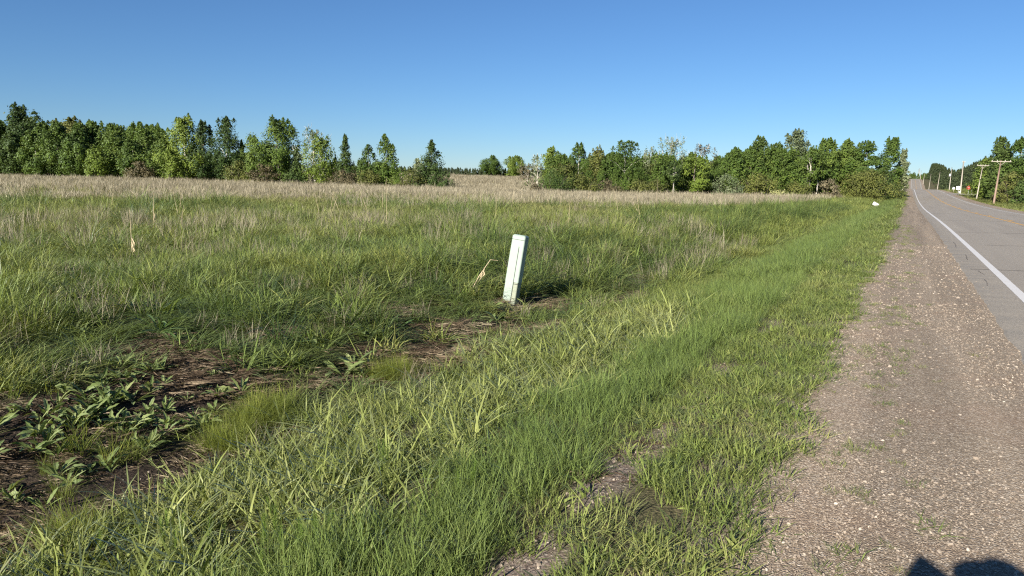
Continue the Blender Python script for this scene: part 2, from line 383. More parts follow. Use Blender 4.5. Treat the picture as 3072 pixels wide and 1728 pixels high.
def line(name, s, w_, mat, gaps=()):
    V = []; F = []
    for t in tv:
        j = .006 * (vnoise(t, 0, .1, 2) - .5)
        for q in (s - w_ / 2 + j, s + w_ / 2 + j): V.append(on_road(q, t))
    for i in range(len(tv) - 1):
        if not any(a < tv[i] < b for a, b in gaps): F.append((2*i, 2*i+1, 2*i+3, 2*i+2))
    return mesh_obj(name, np.array(V), F, M[mat], road)
line('edge_line', 1.72, .14, 'white_paint'); line('edge_line', 9.08, .12, 'white_paint', [SIDE])
line('centre_line', 5.31, .13, 'yellow_paint'); 
def dashed(name, s, w_, mat):
    V = []; F = []
    for i in range(60):
        a = 3 + i * 12.2; b = a + 3.1
        for t in np.linspace(a, b, 6):
            for q in (s - w_ / 2, s + w_ / 2): V.append(on_road(q, t))
        o = i * 12
        for k in range(5): F.append((o+2*k, o+2*k+1, o+2*k+3, o+2*k+2))
    return mesh_obj(name, np.array(V), F, M[mat], road)
dashed('centre_dash', 5.60, .13, 'yellow_paint')
def crack(s0, t0, s1, t1, w_, n=40, amp=.025):
    V = []; F = []; r = np.random.default_rng(int(t0 * 100 + s0 * 10) % 9999)
    off = np.cumsum(r.normal(0, 1, n)); off = (off - np.linspace(off[0], off[-1], n)) * amp / 3
    dx, dt = s1 - s0, t1 - t0; L = math.hypot(dx, dt)
    for i in range(n):
        u = i / (n - 1); s = s0 + dx * u - dt / L * off[i]; t = t0 + dt * u + dx / L * off[i]
        hw = w_ / 2 * (.5 + r.random() * .9)
        V.append(on_road(s - dt / L * hw, t + dx / L * hw, .003)); V.append(on_road(s + dt / L * hw, t - dx / L * hw, .003))
        if i: F.append((2*i-2, 2*i-1, 2*i+1, 2*i))
    mesh_obj('crack', np.array(V), F, M['tar'], road)
for a in [(1.3, 18.1, 9.7, 18.7, .05), (1.5, 34.5, 9.7, 35.5, .06), (2.2, 26.5, 9.5, 27.2, .04), (1.35, 50, 9.7, 51, .07), (1.4, 70, 9.7, 71, .09), (1.3, 100, 9.7, 102, .12),
          (1.36, 15, 1.4, 16.1, .014, 14, .02), (1.46, 17, 1.42, 17.8, .014, 12, .02), (1.4, 20.5, 1.44, 22.2, .016, 16, .02), (1.38, 25, 1.43, 27.5, .018, 16, .02), (4.6, 20, 5.1, 45, .02, 90, .04), (1.65, 10.0, 2.6, 10.15, .07, 14, .03), (3.1, 8, 3.4, 18.3, .018, 50, .03)]:
    crack(*a)
# side road on the right
V = []; F = []
for i, s in enumerate(np.linspace(9.8, 120, 60)):
    for t in (SIDE[0] - max(0, 14 - s) * 1.2, SIDE[1] + max(0, 14 - s) * 1.2):
        x, y = xy(s, t); V.append((x, y, float(zroad(t) * (1 - sstep(10, 30, s)) + sstep(10, 30, s) * terrain(x, y, False)) + .03))
    if i: F.append((2*i-2, 2*i, 2*i+1, 2*i-1))
tag(mesh_obj('side_road', np.array(V), F, M['asphalt']), kind='structure')
# ------------------------------------------------------------------ tufts and how they are spread
SRC = {}
def blades(n, r, h, hj, wd, lean, bend, seed, seg=3, droop=.25, upright=0.0):
    """n blades: (n*(2*seg+1)) vertices; returns V, quads, tris"""
    g = np.random.default_rng(seed)
    ph = g.uniform(0, 2*np.pi, n); rr = r * np.sqrt(g.random(n)); bx, by = rr * np.cos(ph), rr * np.sin(ph)
    dr = ph + g.normal(0, 1.2, n); H = h * (1 + hj * g.uniform(-1, 1, n)); W = wd * g.uniform(.6, 1.3, n)
    ln = np.abs(g.normal(lean, lean * .6 + .02, n)); bd = np.abs(g.normal(bend, bend * .6 + .01, n))
    tw = dr + np.pi / 2 + g.normal(0, .6, n)
    V = []; us = np.linspace(0, 1, seg + 1)
    for k, u in enumerate(us):
        hor = H * (ln * u + bd * u * u); z = H * (u - droop * bd * u * u * 1.4)
        cx, cy = bx + np.cos(dr) * hor, by + np.sin(dr) * hor
        if k < seg:
            w_ = W * (1.0 if k else .7) * (1 - .55 * u ** 1.5) / 2
            zo = g.normal(0, .15, n) * w_
            V.append(np.stack([cx - np.cos(tw) * w_, cy - np.sin(tw) * w_, z + zo], 1)); V.append(np.stack([cx + np.cos(tw) * w_, cy + np.sin(tw) * w_, z - zo], 1))
        else: V.append(np.stack([cx, cy, z], 1))
    V = np.stack(V, 1).reshape(-1, 3); m = 2 * seg + 1; b = np.arange(n)[:, None] * m
    Q = np.concatenate([b + np.array([[2*k, 2*k+1, 2*k+3, 2*k+2]]) for k in range(seg - 1)]) if seg > 1 else np.zeros((0, 4), int)
    T = b + np.array([[2*seg-2, 2*seg-1, 2*seg]])
    return V, Q, T
def src(kind, i, parts, mat):
    Vs = []; Fs = []; n = 0
    for V, Q, T in parts:
        Vs.append(V); Fs += [tuple(q + n) for q in Q] + [tuple(t + n) for t in T]; n += len(V)
    o = mesh_obj('%s_%02d' % (kind, i), np.concatenate(Vs), Fs, mat, link=False)
    SRC.setdefault(kind, []).append(o); return o
for i in range(6):
    src('verge', i, [blades(34, .10, .105, .45, .0048, .25, .5, 100 + i)], M['verge'])
    src('fine', i, [blades(46, .10, .25, .35, .0042, .14, .28, 200 + i)], M['fine'])
    src('broad', i, [blades(12, .10, .165, .5, .0115, .45, .55, 300 + i, 4), blades(14, .11, .09, .4, .008, .5, .5, 350 + i)], M['broad'])
    src('tall', i, [blades(40, .15, .46, .35, .0075, .14, .45, 400 + i, 4, .4), blades(14, .16, .25, .4, .008, .3, .5, 450 + i)], M['tall'])
    src('forb', i, [blades(16, .09, .075, .5, .020, .7, .5, 560 + i, 4, .5)], M['verge'])
    src('fieldforb', i, [blades(20, .11, .20, .5, .020, .5, .6, 570 + i, 4, .5), blades(14, .10, .32, .3, .010, .2, .5, 580 + i, 4, .4)], M['tall'])
    src('tussock', i, [blades(95, .13, .5, .35, .008, .35, .8, 550 + i, 4, .5)], M['tall'])
    src('sedge', i, [blades(120, .09, .30, .35, .0028, .22, .5, 500 + i, 3, .45)], M['sedge'])
    src('olive', i, [blades(46, .20, .42, .4, .007, .2, .45, 600 + i, 3, .35)], M['olive'])
    src('dry', i, [blades(46, .28, .55, .3, .007, .10, .2, 700 + i, 3, .2)], M['dry'])
    src('straw', i, [blades(70, .16, .055, .7, .0026, 1.3, .9, 800 + i, 3, .15)], M['straw'])
    src('fartall', i, [blades(60, .5, .5, .4, .022, .2, .4, 900 + i, 3, .35)], M['tall'])
    src('farolive', i, [blades(60, .55, .5, .4, .024, .2, .35, 950 + i, 3, .35)], M['olive'])
    src('fardry', i, [blades(70, .6, .62, .3, .022, .10, .22, 1000 + i, 3, .2)], M['dry'])
for k in ('straw',):
    for o in SRC[k]:                   # press the straws onto the ground
        co = np.empty(len(o.data.vertices) * 3, np.float32); o.data.vertices.foreach_get('co', co); co = co.reshape(-1, 3); co[:, 2] = co[:, 2] * .22 + .014 * np.random.default_rng(4).random(len(co)); o.data.vertices.foreach_set('co', co.ravel())
# gravel stones
for i in range(6):
    g = np.random.default_rng(40 + i); t = (1 + 5 ** .5) / 2
    V = np.array([(-1,t,0),(1,t,0),(-1,-t,0),(1,-t,0),(0,-1,t),(0,1,t),(0,-1,-t),(0,1,-t),(t,0,-1),(t,0,1),(-t,0,-1),(-t,0,1)], float); V /= np.linalg.norm(V[0])
    V *= g.uniform(.75, 1.15, (12, 1)); V *= g.uniform(.7, 1.2, (1, 3)); V[:, 2] *= .6
    F = [(0,11,5),(0,5,1),(0,1,7),(0,7,10),(0,10,11),(1,5,9),(5,11,4),(11,10,2),(10,7,6),(7,1,8),(3,9,4),(3,4,2),(3,2,6),(3,6,8),(3,8,9),(4,9,5),(2,4,11),(6,2,10),(8,6,7),(9,8,1)]
    if 'stone' not in M:
        m, nt = newmat('stone'); M['stone'] = m
        at = N(nt, 'ShaderNodeAttribute', attribute_type='INSTANCER', attribute_name='tint')
        c = ramp(nt, at.outputs['Fac'], [(0, (.13, .10, .08)), (.45, (.25, .205, .16)), (.75, (.36, .305, .245)), (1, (.58, .52, .44))])
        finish(nt, mixc(nt, noise(nt, 90, 2, .5, pos(nt)), (.7, .7, .7), c, 'MULTIPLY') if False else c, .85, .25)
    o = mesh_obj('stone_%02d' % i, V, F, M['stone'], link=False); SRC.setdefault('stone', []).append(o)
SRCCOL = {}
def scatter(name, kind, P, scale, tint, label, cat, tilt=.17, seed=0, zs=None):
    n = len(P)
    if n == 0: return
    if kind not in SRCCOL:
        c = bpy.data.collections.new('tufts_' + kind)
        for o in SRC[kind]: c.objects.link(o)
        SRCCOL[kind] = c
    g = np.random.default_rng(seed + 77)
    me = bpy.data.meshes.new(name); me.vertices.add(n); me.vertices.foreach_set('co', np.asarray(P, np.float32).ravel())
    rot = np.stack([g.normal(0, tilt, n), g.normal(0, tilt, n), g.uniform(0, 6.283, n)], 1).astype(np.float32)
    a = me.attributes.new('rot', 'FLOAT_VECTOR', 'POINT'); a.data.foreach_set('vector', rot.ravel())
    scale = np.asarray(scale, np.float32); zs = np.ones(n, np.float32) if zs is None else np.asarray(zs, np.float32)
    a = me.attributes.new('scl', 'FLOAT_VECTOR', 'POINT'); a.data.foreach_set('vector', np.stack([scale, scale, scale * zs], 1).astype(np.float32).ravel())
    a = me.attributes.new('idx', 'INT', 'POINT'); a.data.foreach_set('value', g.integers(0, len(SRC[kind]), n).astype(np.int32))
    a = me.attributes.new('tint', 'FLOAT', 'POINT'); a.data.foreach_set('value', np.clip(tint, 0, 1).astype(np.float32))
    o = bpy.data.objects.new(name, me); COL.objects.link(o)
    ng = bpy.data.node_groups.new('spread_' + name, 'GeometryNodeTree')
    ng.interface.new_socket('Geometry', in_out='INPUT', socket_type='NodeSocketGeometry'); ng.interface.new_socket('Geometry', in_out='OUTPUT', socket_type='NodeSocketGeometry')
    gi = ng.nodes.new('NodeGroupInput'); go = ng.nodes.new('NodeGroupOutput'); ip = ng.nodes.new('GeometryNodeInstanceOnPoints')
    ci = ng.nodes.new('GeometryNodeCollectionInfo'); ci.inputs[0].default_value = SRCCOL[kind]; ci.inputs['Separate Children'].default_value = True; ci.inputs['Reset Children'].default_value = True
    def na(nm, ty):
        q = ng.nodes.new('GeometryNodeInputNamedAttribute'); q.data_type = ty; q.inputs['Name'].default_value = nm; return q.outputs[0]
    ng.links.new(gi.outputs[0], ip.inputs['Points']); ng.links.new(ci.outputs[0], ip.inputs['Instance']); ip.inputs['Pick Instance'].default_value = True
    ng.links.new(na('idx', 'INT'), ip.inputs['Instance Index']); ng.links.new(na('rot', 'FLOAT_VECTOR'), ip.inputs['Rotation']); ng.links.new(na('scl', 'FLOAT_VECTOR'), ip.inputs['Scale'])
    ng.links.new(ip.outputs[0], go.inputs[0])
    md = o.modifiers.new('spread', 'NODES'); md.node_group = ng
    return tag(o, label, cat, kind='stuff')
def wedge(d0, d1, dens, az0=-46, az1=46, seed=0):
    g = np.random.default_rng(1234 + seed); a0, a1 = R(az0), R(az1)
    n = int(dens * .5 * (a1 - a0) * (d1 ** 2 - d0 ** 2)); d = np.sqrt(g.uniform(d0 ** 2, d1 ** 2, n)); a = g.uniform(a0, a1, n)
    return d * np.sin(a), d * np.cos(a)
def onland(x, y, dz=0.0): return np.stack([x, y, terrain(x, y) + dz], 1)
def cat_(L): return [np.concatenate([q[k] for q in L]) for k in range(len(L[0]))]
def edge_s(x, y):           # ragged left edge of the gravel shoulder
    return -.5 + .2 * (fbm(x, y, 1.6, 51, 3) - .5) * 2
def mow_s(x, y):            # where the cut verge gives way to the rank growth in the ditch
    return -4.35 + .7 * (fbm(x, y, 1.5, 52, 3) - .5) * 2
gr = np.random.default_rng(99)

# --- cut verge beside the shoulder
L = []
for i, (d0, d1, de, sc0) in enumerate([(.9, 8, 80, 1.05), (8, 16, 55, 1.25), (16, 34, 26, 1.75), (34, 80, 7, 3.0), (80, 240, 1.6, 5)]):
    x, y = wedge(d0, d1, de * 1.0, -80 if d1 < 9 else -50, 60 if d1 < 9 else 46, i); s, t = st(x, y)
    k = (s < edge_s(x, y)) & (s > mow_s(x, y) - .15) & (bare(x, y, 'g') * .8 + bare(x, y, 'd') + bare(x, y, 'h') * .8 + .02 + .2 * sstep(.58, .78, fbm(x, y, .5, 69, 2)) < gr.random(len(x)))
    x, y, s = x[k], y[k], s[k]; L.append((x, y, s, np.full(len(x), sc0)))
x, y, s, sc0 = cat_(L)
pt = fbm(x, y, 2.2, 61, 3); yel = fbm(x, y, .8, 62, 2)
sb = s + (fbm(x, y, 2, 66) - .5) * .35; band = sstep(-1.55, -1.72, sb) * sstep(-.5, .4, sb + (fbm(x, y, 1.2, 65) - .5) * .7 + 2.55 + .8 * sstep(9, 15, np.hypot(x, y)))          # the taller blue-green strip along the middle of the verge
broad = sstep(-1.9, -2.6, s) * (1 - sstep(9, 14, np.hypot(x, y))) * sstep(.2, .5, fbm(x, y, 1.4, 67) + .12)
scatter('verge_forbs', 'forb', onland(x[::2], y[::2], -.002), gr.uniform(.35, .85, len(x[::2])) * sc0[::2], .1 + .8 * fbm(x[::2], y[::2], .7, 68) + gr.normal(0, .15, len(x[::2])), 'small low broad leaves scattered through the mown verge', 'ground cover', .25, seed=16)
u = gr.random(len(x))
isf = u < band * .78; isb = (~isf) & (gr.random(len(x)) < broad * .8); isv = ~(isf | isb)
edge = sstep(-.9, -.45, s)
hs = (.42 + .85 * fbm(x, y, .8, 63)) * (1 - .35 * edge) * (1 - .22 * sstep(-1.9, -1.5, s))
scatter('verge_grass', 'verge', onland(x[isv], y[isv], -.005), sc0[isv] * gr.uniform(.8, 1.35, isv.sum()), (.15 + .8 * (yel[isv] * .6 + pt[isv] * .5 - .1) + gr.normal(0, .14, isv.sum())), 'short mown green grass on the verge beside the gravel shoulder', 'grass', seed=1, zs=hs[isv] * (1.25 / np.sqrt(sc0[isv])))
isf2 = isf
scatter('fine_verge_grass', 'fine', onland(x[isf2], y[isf2], -.005), sc0[isf2] * gr.uniform(.75, 1.15, isf2.sum()), .15 + .6 * pt[isf2] + gr.normal(0, .12, isf2.sum()), 'strip of taller fine blue-green grass along the middle of the verge', 'grass', seed=2, zs=(.3 + .55 * band[isf2]) * (.6 + .8 * fbm(x[isf2], y[isf2], .9, 64)) / np.sqrt(sc0[isf2]))
k = isb & (gr.random(len(x)) < .85)
scatter('broad_grass', 'broad', onland(x[k], y[k], -.005), sc0[k] * gr.uniform(.7, 1.3, k.sum()), .25 + .6 * yel[k] + gr.normal(0, .15, k.sum()), 'yellow-green broad-bladed grass on the slope down to the ditch', 'grass', seed=3)

# --- ditch and field: rank green grass near, then olive, then dead tan grass
L = []
for i, (d0, d1, de, sc0) in enumerate([(1.5, 9, 48, 1.05), (9, 16, 34, 1.2), (16, 30, 16, 1.6)]):
    x, y = wedge(d0, d1, de, -80 if d1 < 10 else -52, 40, 20 + i); L.append((x, y, np.full(len(x), sc0)))
x, y, sc0 = cat_(L); s, t = st(x, y)
dry = dryness(x, y); bl = bare(x, y, 'd') + bare(x, y, 'h')
wet = sstep(-6.4, -5.2, s) * (1 - sstep(12, 18, np.hypot(x, y)))          # thinner growth in the ditch bottom
k = (s < mow_s(x, y) + .1) & (bl * 1.1 + wet * .45 < gr.random(len(x)))
x, y, s, sc0, dry = x[k], y[k], s[k], sc0[k], dry[k]; d = np.hypot(x, y)
clump = fbm(x, y, 1.1, 71, 3); bigp = fbm(x, y, 5, 72, 3); u = gr.random(len(x))
isol = u < np.clip(dry * 1.2 + .25 * sstep(.5, .68, bigp) * sstep(10, 16, d), 0, 1); istl = ~isol
ht = (.18 + .56 * sstep(.28, .75, clump)) * (.42 + .58 * np.maximum(sstep(-5.2, -8.6, s), sstep(10, 18, d))) * (1 - .3 * dry)
tn = .14 + .5 * (fbm(x, y, .7, 70, 2) - .5) + .22 * sstep(.4, .7, clump) + .75 * fbm(x, y, 2.3, 73, 3) + gr.normal(0, .13, len(x)) + .18 * sstep(9, 26, d) - .1
scatter('tall_grass', 'tall', onland(x[istl], y[istl], -.01), sc0[istl] * gr.uniform(.8, 1.2, istl.sum()), tn[istl], 'tall lush green grass between the ditch and the open field', 'grass', seed=4, zs=ht[istl] / np.sqrt(sc0[istl]) * 1.1)
scatter('olive_grass', 'olive', onland(x[isol], y[isol], -.01), sc0[isol] * gr.uniform(.8, 1.2, isol.sum()), .0 + .5 * fbm(x[isol], y[isol], 2.5, 74) + .4 * dry[isol] + gr.normal(0, .15, isol.sum()), 'olive half-dead grass where the green gives out in the field', 'grass', seed=5, zs=.9 * ht[isol] / np.sqrt(sc0[isol]))
k = gr.random(len(x)) < .035 + .13 * dry
scatter('dry_stems', 'dry', onland(x[k], y[k], -.01), sc0[k] * gr.uniform(.6, 1.0, k.sum()) * .8, .45 + gr.normal(0, .2, k.sum()), 'sparse tan dead stems standing among the green grass', 'grass', seed=6, zs=np.where(d[k] < 14, .7, 1.0))

L = []
for i, (d0, d1, de, sc0) in enumerate([(28, 60, 5.5, 1.0), (60, 110, 1.9, 1.4), (110, 200, .65, 2.0), (200, 420, .18, 3.2)]):
    x, y = wedge(d0, d1, de, -44, 44, 40 + i); L.append((x, y, np.full(len(x), sc0)))
x, y, sc0 = cat_(L); s, t = st(x, y)
left = (s < mow_s(x, y)); right = (s > 12.2) & ~((t > SIDE[0] - 8) & (t < SIDE[1] + 8)); d = np.hypot(x, y)
k = (left | right); x, y, s, sc0, d = x[k], y[k], s[k], sc0[k], d[k]; right = s > 5
dry = np.where(right, .12 * sstep(.5, .7, fbm(x, y, 8, 81)), dryness(x, y)); u = gr.random(len(x))
patch = fbm(x, y, 9, 82, 3)
pd = np.clip(sstep(.45, 1.0, dry + (fbm(x, y, 3.5, 86, 2) - .5) * .5) * (.06 + .90 * sstep(44, 88, d + (patch - .5) * 40)), 0, .96)
isd = u < pd; iso = (~isd) & (gr.random(len(x)) < np.clip(dry * 1.25 + .15, 0, .95)); isg = ~(isd | iso)
base = onland(x, y, -.02)
mown = np.where(right & (s < 24), .45, 1.0)
scatter('far_green_grass', 'fartall', base[isg], sc0[isg] * gr.uniform(.8, 1.2, isg.sum()), .5 + .2 * right[isg] + .45 * fbm(x[isg], y[isg], 6, 83) + gr.normal(0, .1, isg.sum()), 'green grass along the far ditch bank and beyond the road', 'grass', seed=7, zs=.75 * mown[isg] / np.sqrt(sc0[isg]))
scatter('far_olive_grass', 'farolive', base[iso], sc0[iso] * gr.uniform(.8, 1.2, iso.sum()), .0 + .45 * dry[iso] + .35 * fbm(x[iso], y[iso], 5, 84) + gr.normal(0, .12, iso.sum()), 'olive-brown rough grass in the middle of the field', 'grass', seed=8, zs=.68 / np.sqrt(sc0[iso]))
scatter('dead_field_grass', 'fardry', base[isd], sc0[isd] * gr.uniform(.8, 1.25, isd.sum()), .12 + .55 * fbm(x[isd], y[isd], 11, 85) + .25 * fbm(x[isd], y[isd], 2.5, 87) + gr.normal(0, .17, isd.sum()), 'pale tan dead grass covering the far side of the field', 'grass', seed=9, zs=gr.uniform(.5, 1.05, isd.sum()) / np.sqrt(sc0[isd]))

x, y = wedge(4, 30, 5.0, -60, 38, 57); s, t = st(x, y); d = np.hypot(x, y)
k = (s < -5.3) & (gr.random(len(x)) < .12 + .9 * sstep(.45, .62, fbm(x, y, 1.6, 78, 2))) & (bare(x, y, 'dh') < .5); x, y, d = x[k], y[k], d[k]
scatter('field_forbs', 'fieldforb', onland(x, y, -.01), gr.uniform(.6, 1.25, len(x)) * (1 + d / 50), .2 + .9 * fbm(x, y, .9, 79, 2) + gr.normal(0, .2, len(x)), 'leafy weeds mixed through the field-edge grass', 'ground cover', .2, seed=18)
# --- darker arching tussocks standing out of the field grass
x, y = wedge(8.5, 48, .75, -44, 40, 58); s, t = st(x, y); d = np.hypot(x, y)
k = (s < -5.4) & (gr.random(len(x)) < sstep(.42, .6, fbm(x, y, 3.5, 76, 2)) * (1 - .75 * dryness(x, y))); x, y, d = x[k], y[k], d[k]
scatter('field_tussocks', 'tussock', onland(x, y, -.01), gr.uniform(.8, 1.35, len(x)) * (1 + d / 60), gr.uniform(-.1, .7, len(x)), 'darker arching grass tussocks dotted through the field edge', 'grass', seed=15)

x, y = wedge(13, 80, 1.4, -10, 30, 59); s, t = st(x, y); d = np.hypot(x, y)
k = (s < -5.3) & (s > -9.5) & (gr.random(len(x)) < sstep(.45, .6, fbm(x, y, 2.5, 77, 2))); x, y, d = x[k], y[k], d[k]
scatter('bank_tussocks', 'tussock', onland(x, y, -.01), gr.uniform(.9, 1.5, len(x)) * (1 + d / 70), gr.uniform(-.1, .75, len(x)), 'darker rank tussocks along the far bank of the ditch', 'grass', seed=17)

# --- dead grass mats, loose straw
x, y = wedge(1.5, 16, 120, -50, 30, 60); s, t = st(x, y)
hb = bare(x, y, 'h'); db = bare(x, y, 'd')
k = (gr.random(len(x)) < np.clip(hb * .85 + db * .13 + .05 * (s < -4) + .10 * bare(x, y, 'g'), 0, 1)) & (s < -.7)
x, y = x[k], y[k]
scatter('dead_grass_mat', 'straw', onland(x, y, .004), gr.uniform(.6, 1.2, len(x)) * np.where(st(x, y)[0] > -3, .55, 1), .05 + .6 * fbm(x, y, 1.2, 91) + gr.normal(0, .2, len(x)) + .25 * hb[k] * (st(x, y)[1] > 6), 'flattened brown dead grass lying on the ditch bottom', 'dead grass', .08, seed=10)
# --- sedge tussocks seen as a yellow-green fringe
Pn = []
for a, b, l, w_, n in [(-5.0, 4.45, .26, .18, 30), (-4.8, 3.9, .2, .16, 14), (-4.88, 6.3, .26, .22, 28), (-4.3, 2.3, .3, .2, 5), (-5.2, 3.0, .4, .3, 5)]:
    q = gr.normal(0, .5, (n, 2)); xx, yy = xy(a + q[:, 0] * w_, b + q[:, 1] * l); Pn.append(np.stack([xx, yy], 1))
Pn = np.concatenate(Pn)
scatter('sedge_fringe', 'sedge', onland(Pn[:, 0], Pn[:, 1], -.01), gr.uniform(.55, 1.05, len(Pn)), gr.uniform(.1, .9, len(Pn)), 'fine yellow-green sedge tufts along the edge of the dark soil', 'sedge', seed=11)
# --- sparse sprigs growing through the shoulder gravel
x, y = wedge(1.6, 40, 34, 0, 44, 62); s, t = st(x, y)
tr = np.exp(-((s + .05 - .12 * (t > 12)) / .22) ** 2) * sstep(.36, .56, fbm(x, y, .9, 95, 3)) * 1.3 + .5 * np.exp(-((s - edge_s(x, y)) / .16) ** 2)
k = (s < .9) & (s > -.7) & (gr.random(len(x)) < tr * .8 * sstep(1.5, 12, np.hypot(x, y) + 5) + .004)
scatter('gravel_sprigs', 'verge', onland(x[k], y[k], .034), gr.uniform(.35, .8, k.sum()), .55 + gr.normal(0, .2, k.sum()), 'sparse grass sprigs growing through the gravel shoulder', 'grass', seed=12, zs=np.full(k.sum(), .45))
# --- loose stones
def shoulder_z(s, t):
    e = np.abs(s - 5.4); return zroad(t) + np.interp(e, [4.0, 4.3, 5.6, 6.0, 6.35, 6.8], [0, 0, -.005, -.03, -.11, -.22])
Ls = []
for i, (d0, d1, de) in enumerate([(1.6, 6, 2400), (6, 12, 700), (12, 26, 140)]):
    x, y = wedge(d0, d1, de, 10 if d1 > 7 else -20, 50 if d1 > 7 else 75, 70 + i); s, t = st(x, y)
    k = (s > -.65) & (s < 1.25 + .08 * gr.normal(0, 1, len(x))); Ls.append((x[k], y[k], np.full(k.sum(), [.0043, .0062, .010][i])))
x, y, q = cat_(Ls); s, t = st(x, y)
scatter('loose_gravel', 'stone', np.stack([x, y, shoulder_z(s, t)], 1), q * np.exp(gr.normal(0, .42, len(x))) * 1.0, np.clip(gr.beta(2.4, 3.6, len(x)), 0, 1), 'loose brown and cream gravel stones covering the shoulder', 'gravel', .5, seed=13)
x, y = wedge(1.6, 11, 420, -45, 40, 75); k = gr.random(len(x)) < bare(x, y, 'g') + .10 * bare(x, y, 'd'); x, y = x[k], y[k]
scatter('verge_stones', 'stone', onland(x, y, .002), .006 * np.exp(gr.normal(0, .45, len(x))), gr.beta(2, 3.5, len(x)), 'small stones on the bare gravelly spots of the verge', 'gravel', .5, seed=14)
# ------------------------------------------------------------------ trees and shrubs
def leaf_mat(name, a, b, c_, trans=.3): M[name] = blade_mat(name, [(0, a), (.5, b), (1, c_)], trans, .02, .6, 'GEOMETRY', 1, .12)
leaf_mat('leaf_dark', (0.041, 0.071, 0.022), (0.065, 0.103, 0.029), (0.100, 0.144, 0.039))
leaf_mat('leaf_mid', (0.061, 0.101, 0.023), (0.096, 0.151, 0.031), (0.146, 0.198, 0.043))
leaf_mat('leaf_yel', (0.094, 0.138, 0.026), (0.142, 0.202, 0.036), (0.199, 0.258, 0.052))
leaf_mat('leaf_olive', (0.089, 0.103, 0.030), (0.131, 0.148, 0.040), (0.183, 0.193, 0.056))
leaf_mat('leaf_pale', (.12, .155, .08), (.175, .215, .11), (.25, .28, .16))
leaf_mat('leaf_white', (.24, .25, .18), (.33, .34, .24), (.42, .42, .31))
leaf_mat('leaf_brown', (.10, .085, .05), (.145, .125, .07), (.20, .17, .095))
leaf_mat('leaf_pink', (.12, .105, .06), (.19, .165, .10), (.27, .235, .15))
leaf_mat('leaf_flower', (.10, .13, .035), (.30, .31, .13), (.48, .47, .24))
leaf_mat('leaf_pine', (.042, .058, .028), (.064, .086, .038), (.09, .115, .05))
def leaves(C, Nn, size, g):
    """bent diamond leaf sprays at centres C with normals Nn"""
    n = len(C); Nn = Nn / (np.linalg.norm(Nn, axis=1, keepdims=True) + 1e-9)
    ref = g.normal(0, 1, (n, 3)); U = np.cross(Nn, ref); U /= np.linalg.norm(U, axis=1, keepdims=True) + 1e-9; W = np.cross(Nn, U)
    s = size * g.uniform(.55, 1.4, (n, 1)); a = g.uniform(.45, .8, (n, 1))
    V = np.stack([C - U * s, C + W * s * a + Nn * s * .18, C + U * s, C - W * s * a + Nn * s * .18], 1).reshape(-1, 3)
    b = np.arange(n)[:, None] * 4
    return V, np.concatenate([b + np.array([[0, 1, 3]]), b + np.array([[1, 2, 3]])])
PROFILE = {
 'aspen': lambda u: .30 + .70 * np.sin(np.pi * np.clip(u, 0, 1) ** .8) ** .8 * (1 - .25 * u),
 'cone': lambda u: np.clip(1.05 * (1 - u) ** .75, .06, 1) * sstep(-.12, .12, u) ** .5,
 'round': lambda u: np.sqrt(np.clip(1 - (2 * u - .95) ** 2 / 1.1, .02, 1)),
 'maple': lambda u: np.sqrt(np.clip(1 - (2 * u - .8) ** 2 / 1.5, .05, 1)),
 'sparse': lambda u: np.sqrt(np.clip(1 - (2 * u - 1.1) ** 2 / 1.3, .05, 1)),
 'stem': lambda u: .4 + .6 * np.sin(np.pi * np.clip(u, 0, 1)),
 'shrub': lambda u: np.sqrt(np.clip(1 - u ** 2.2, .04, 1)),
 'pine': lambda u: np.clip((1 - u) ** .8, .05, 1),
}
BASEF = dict(aspen=.10, cone=.04, round=.14, maple=.05, sparse=.22, stem=.45, shrub=0.0, pine=.08)
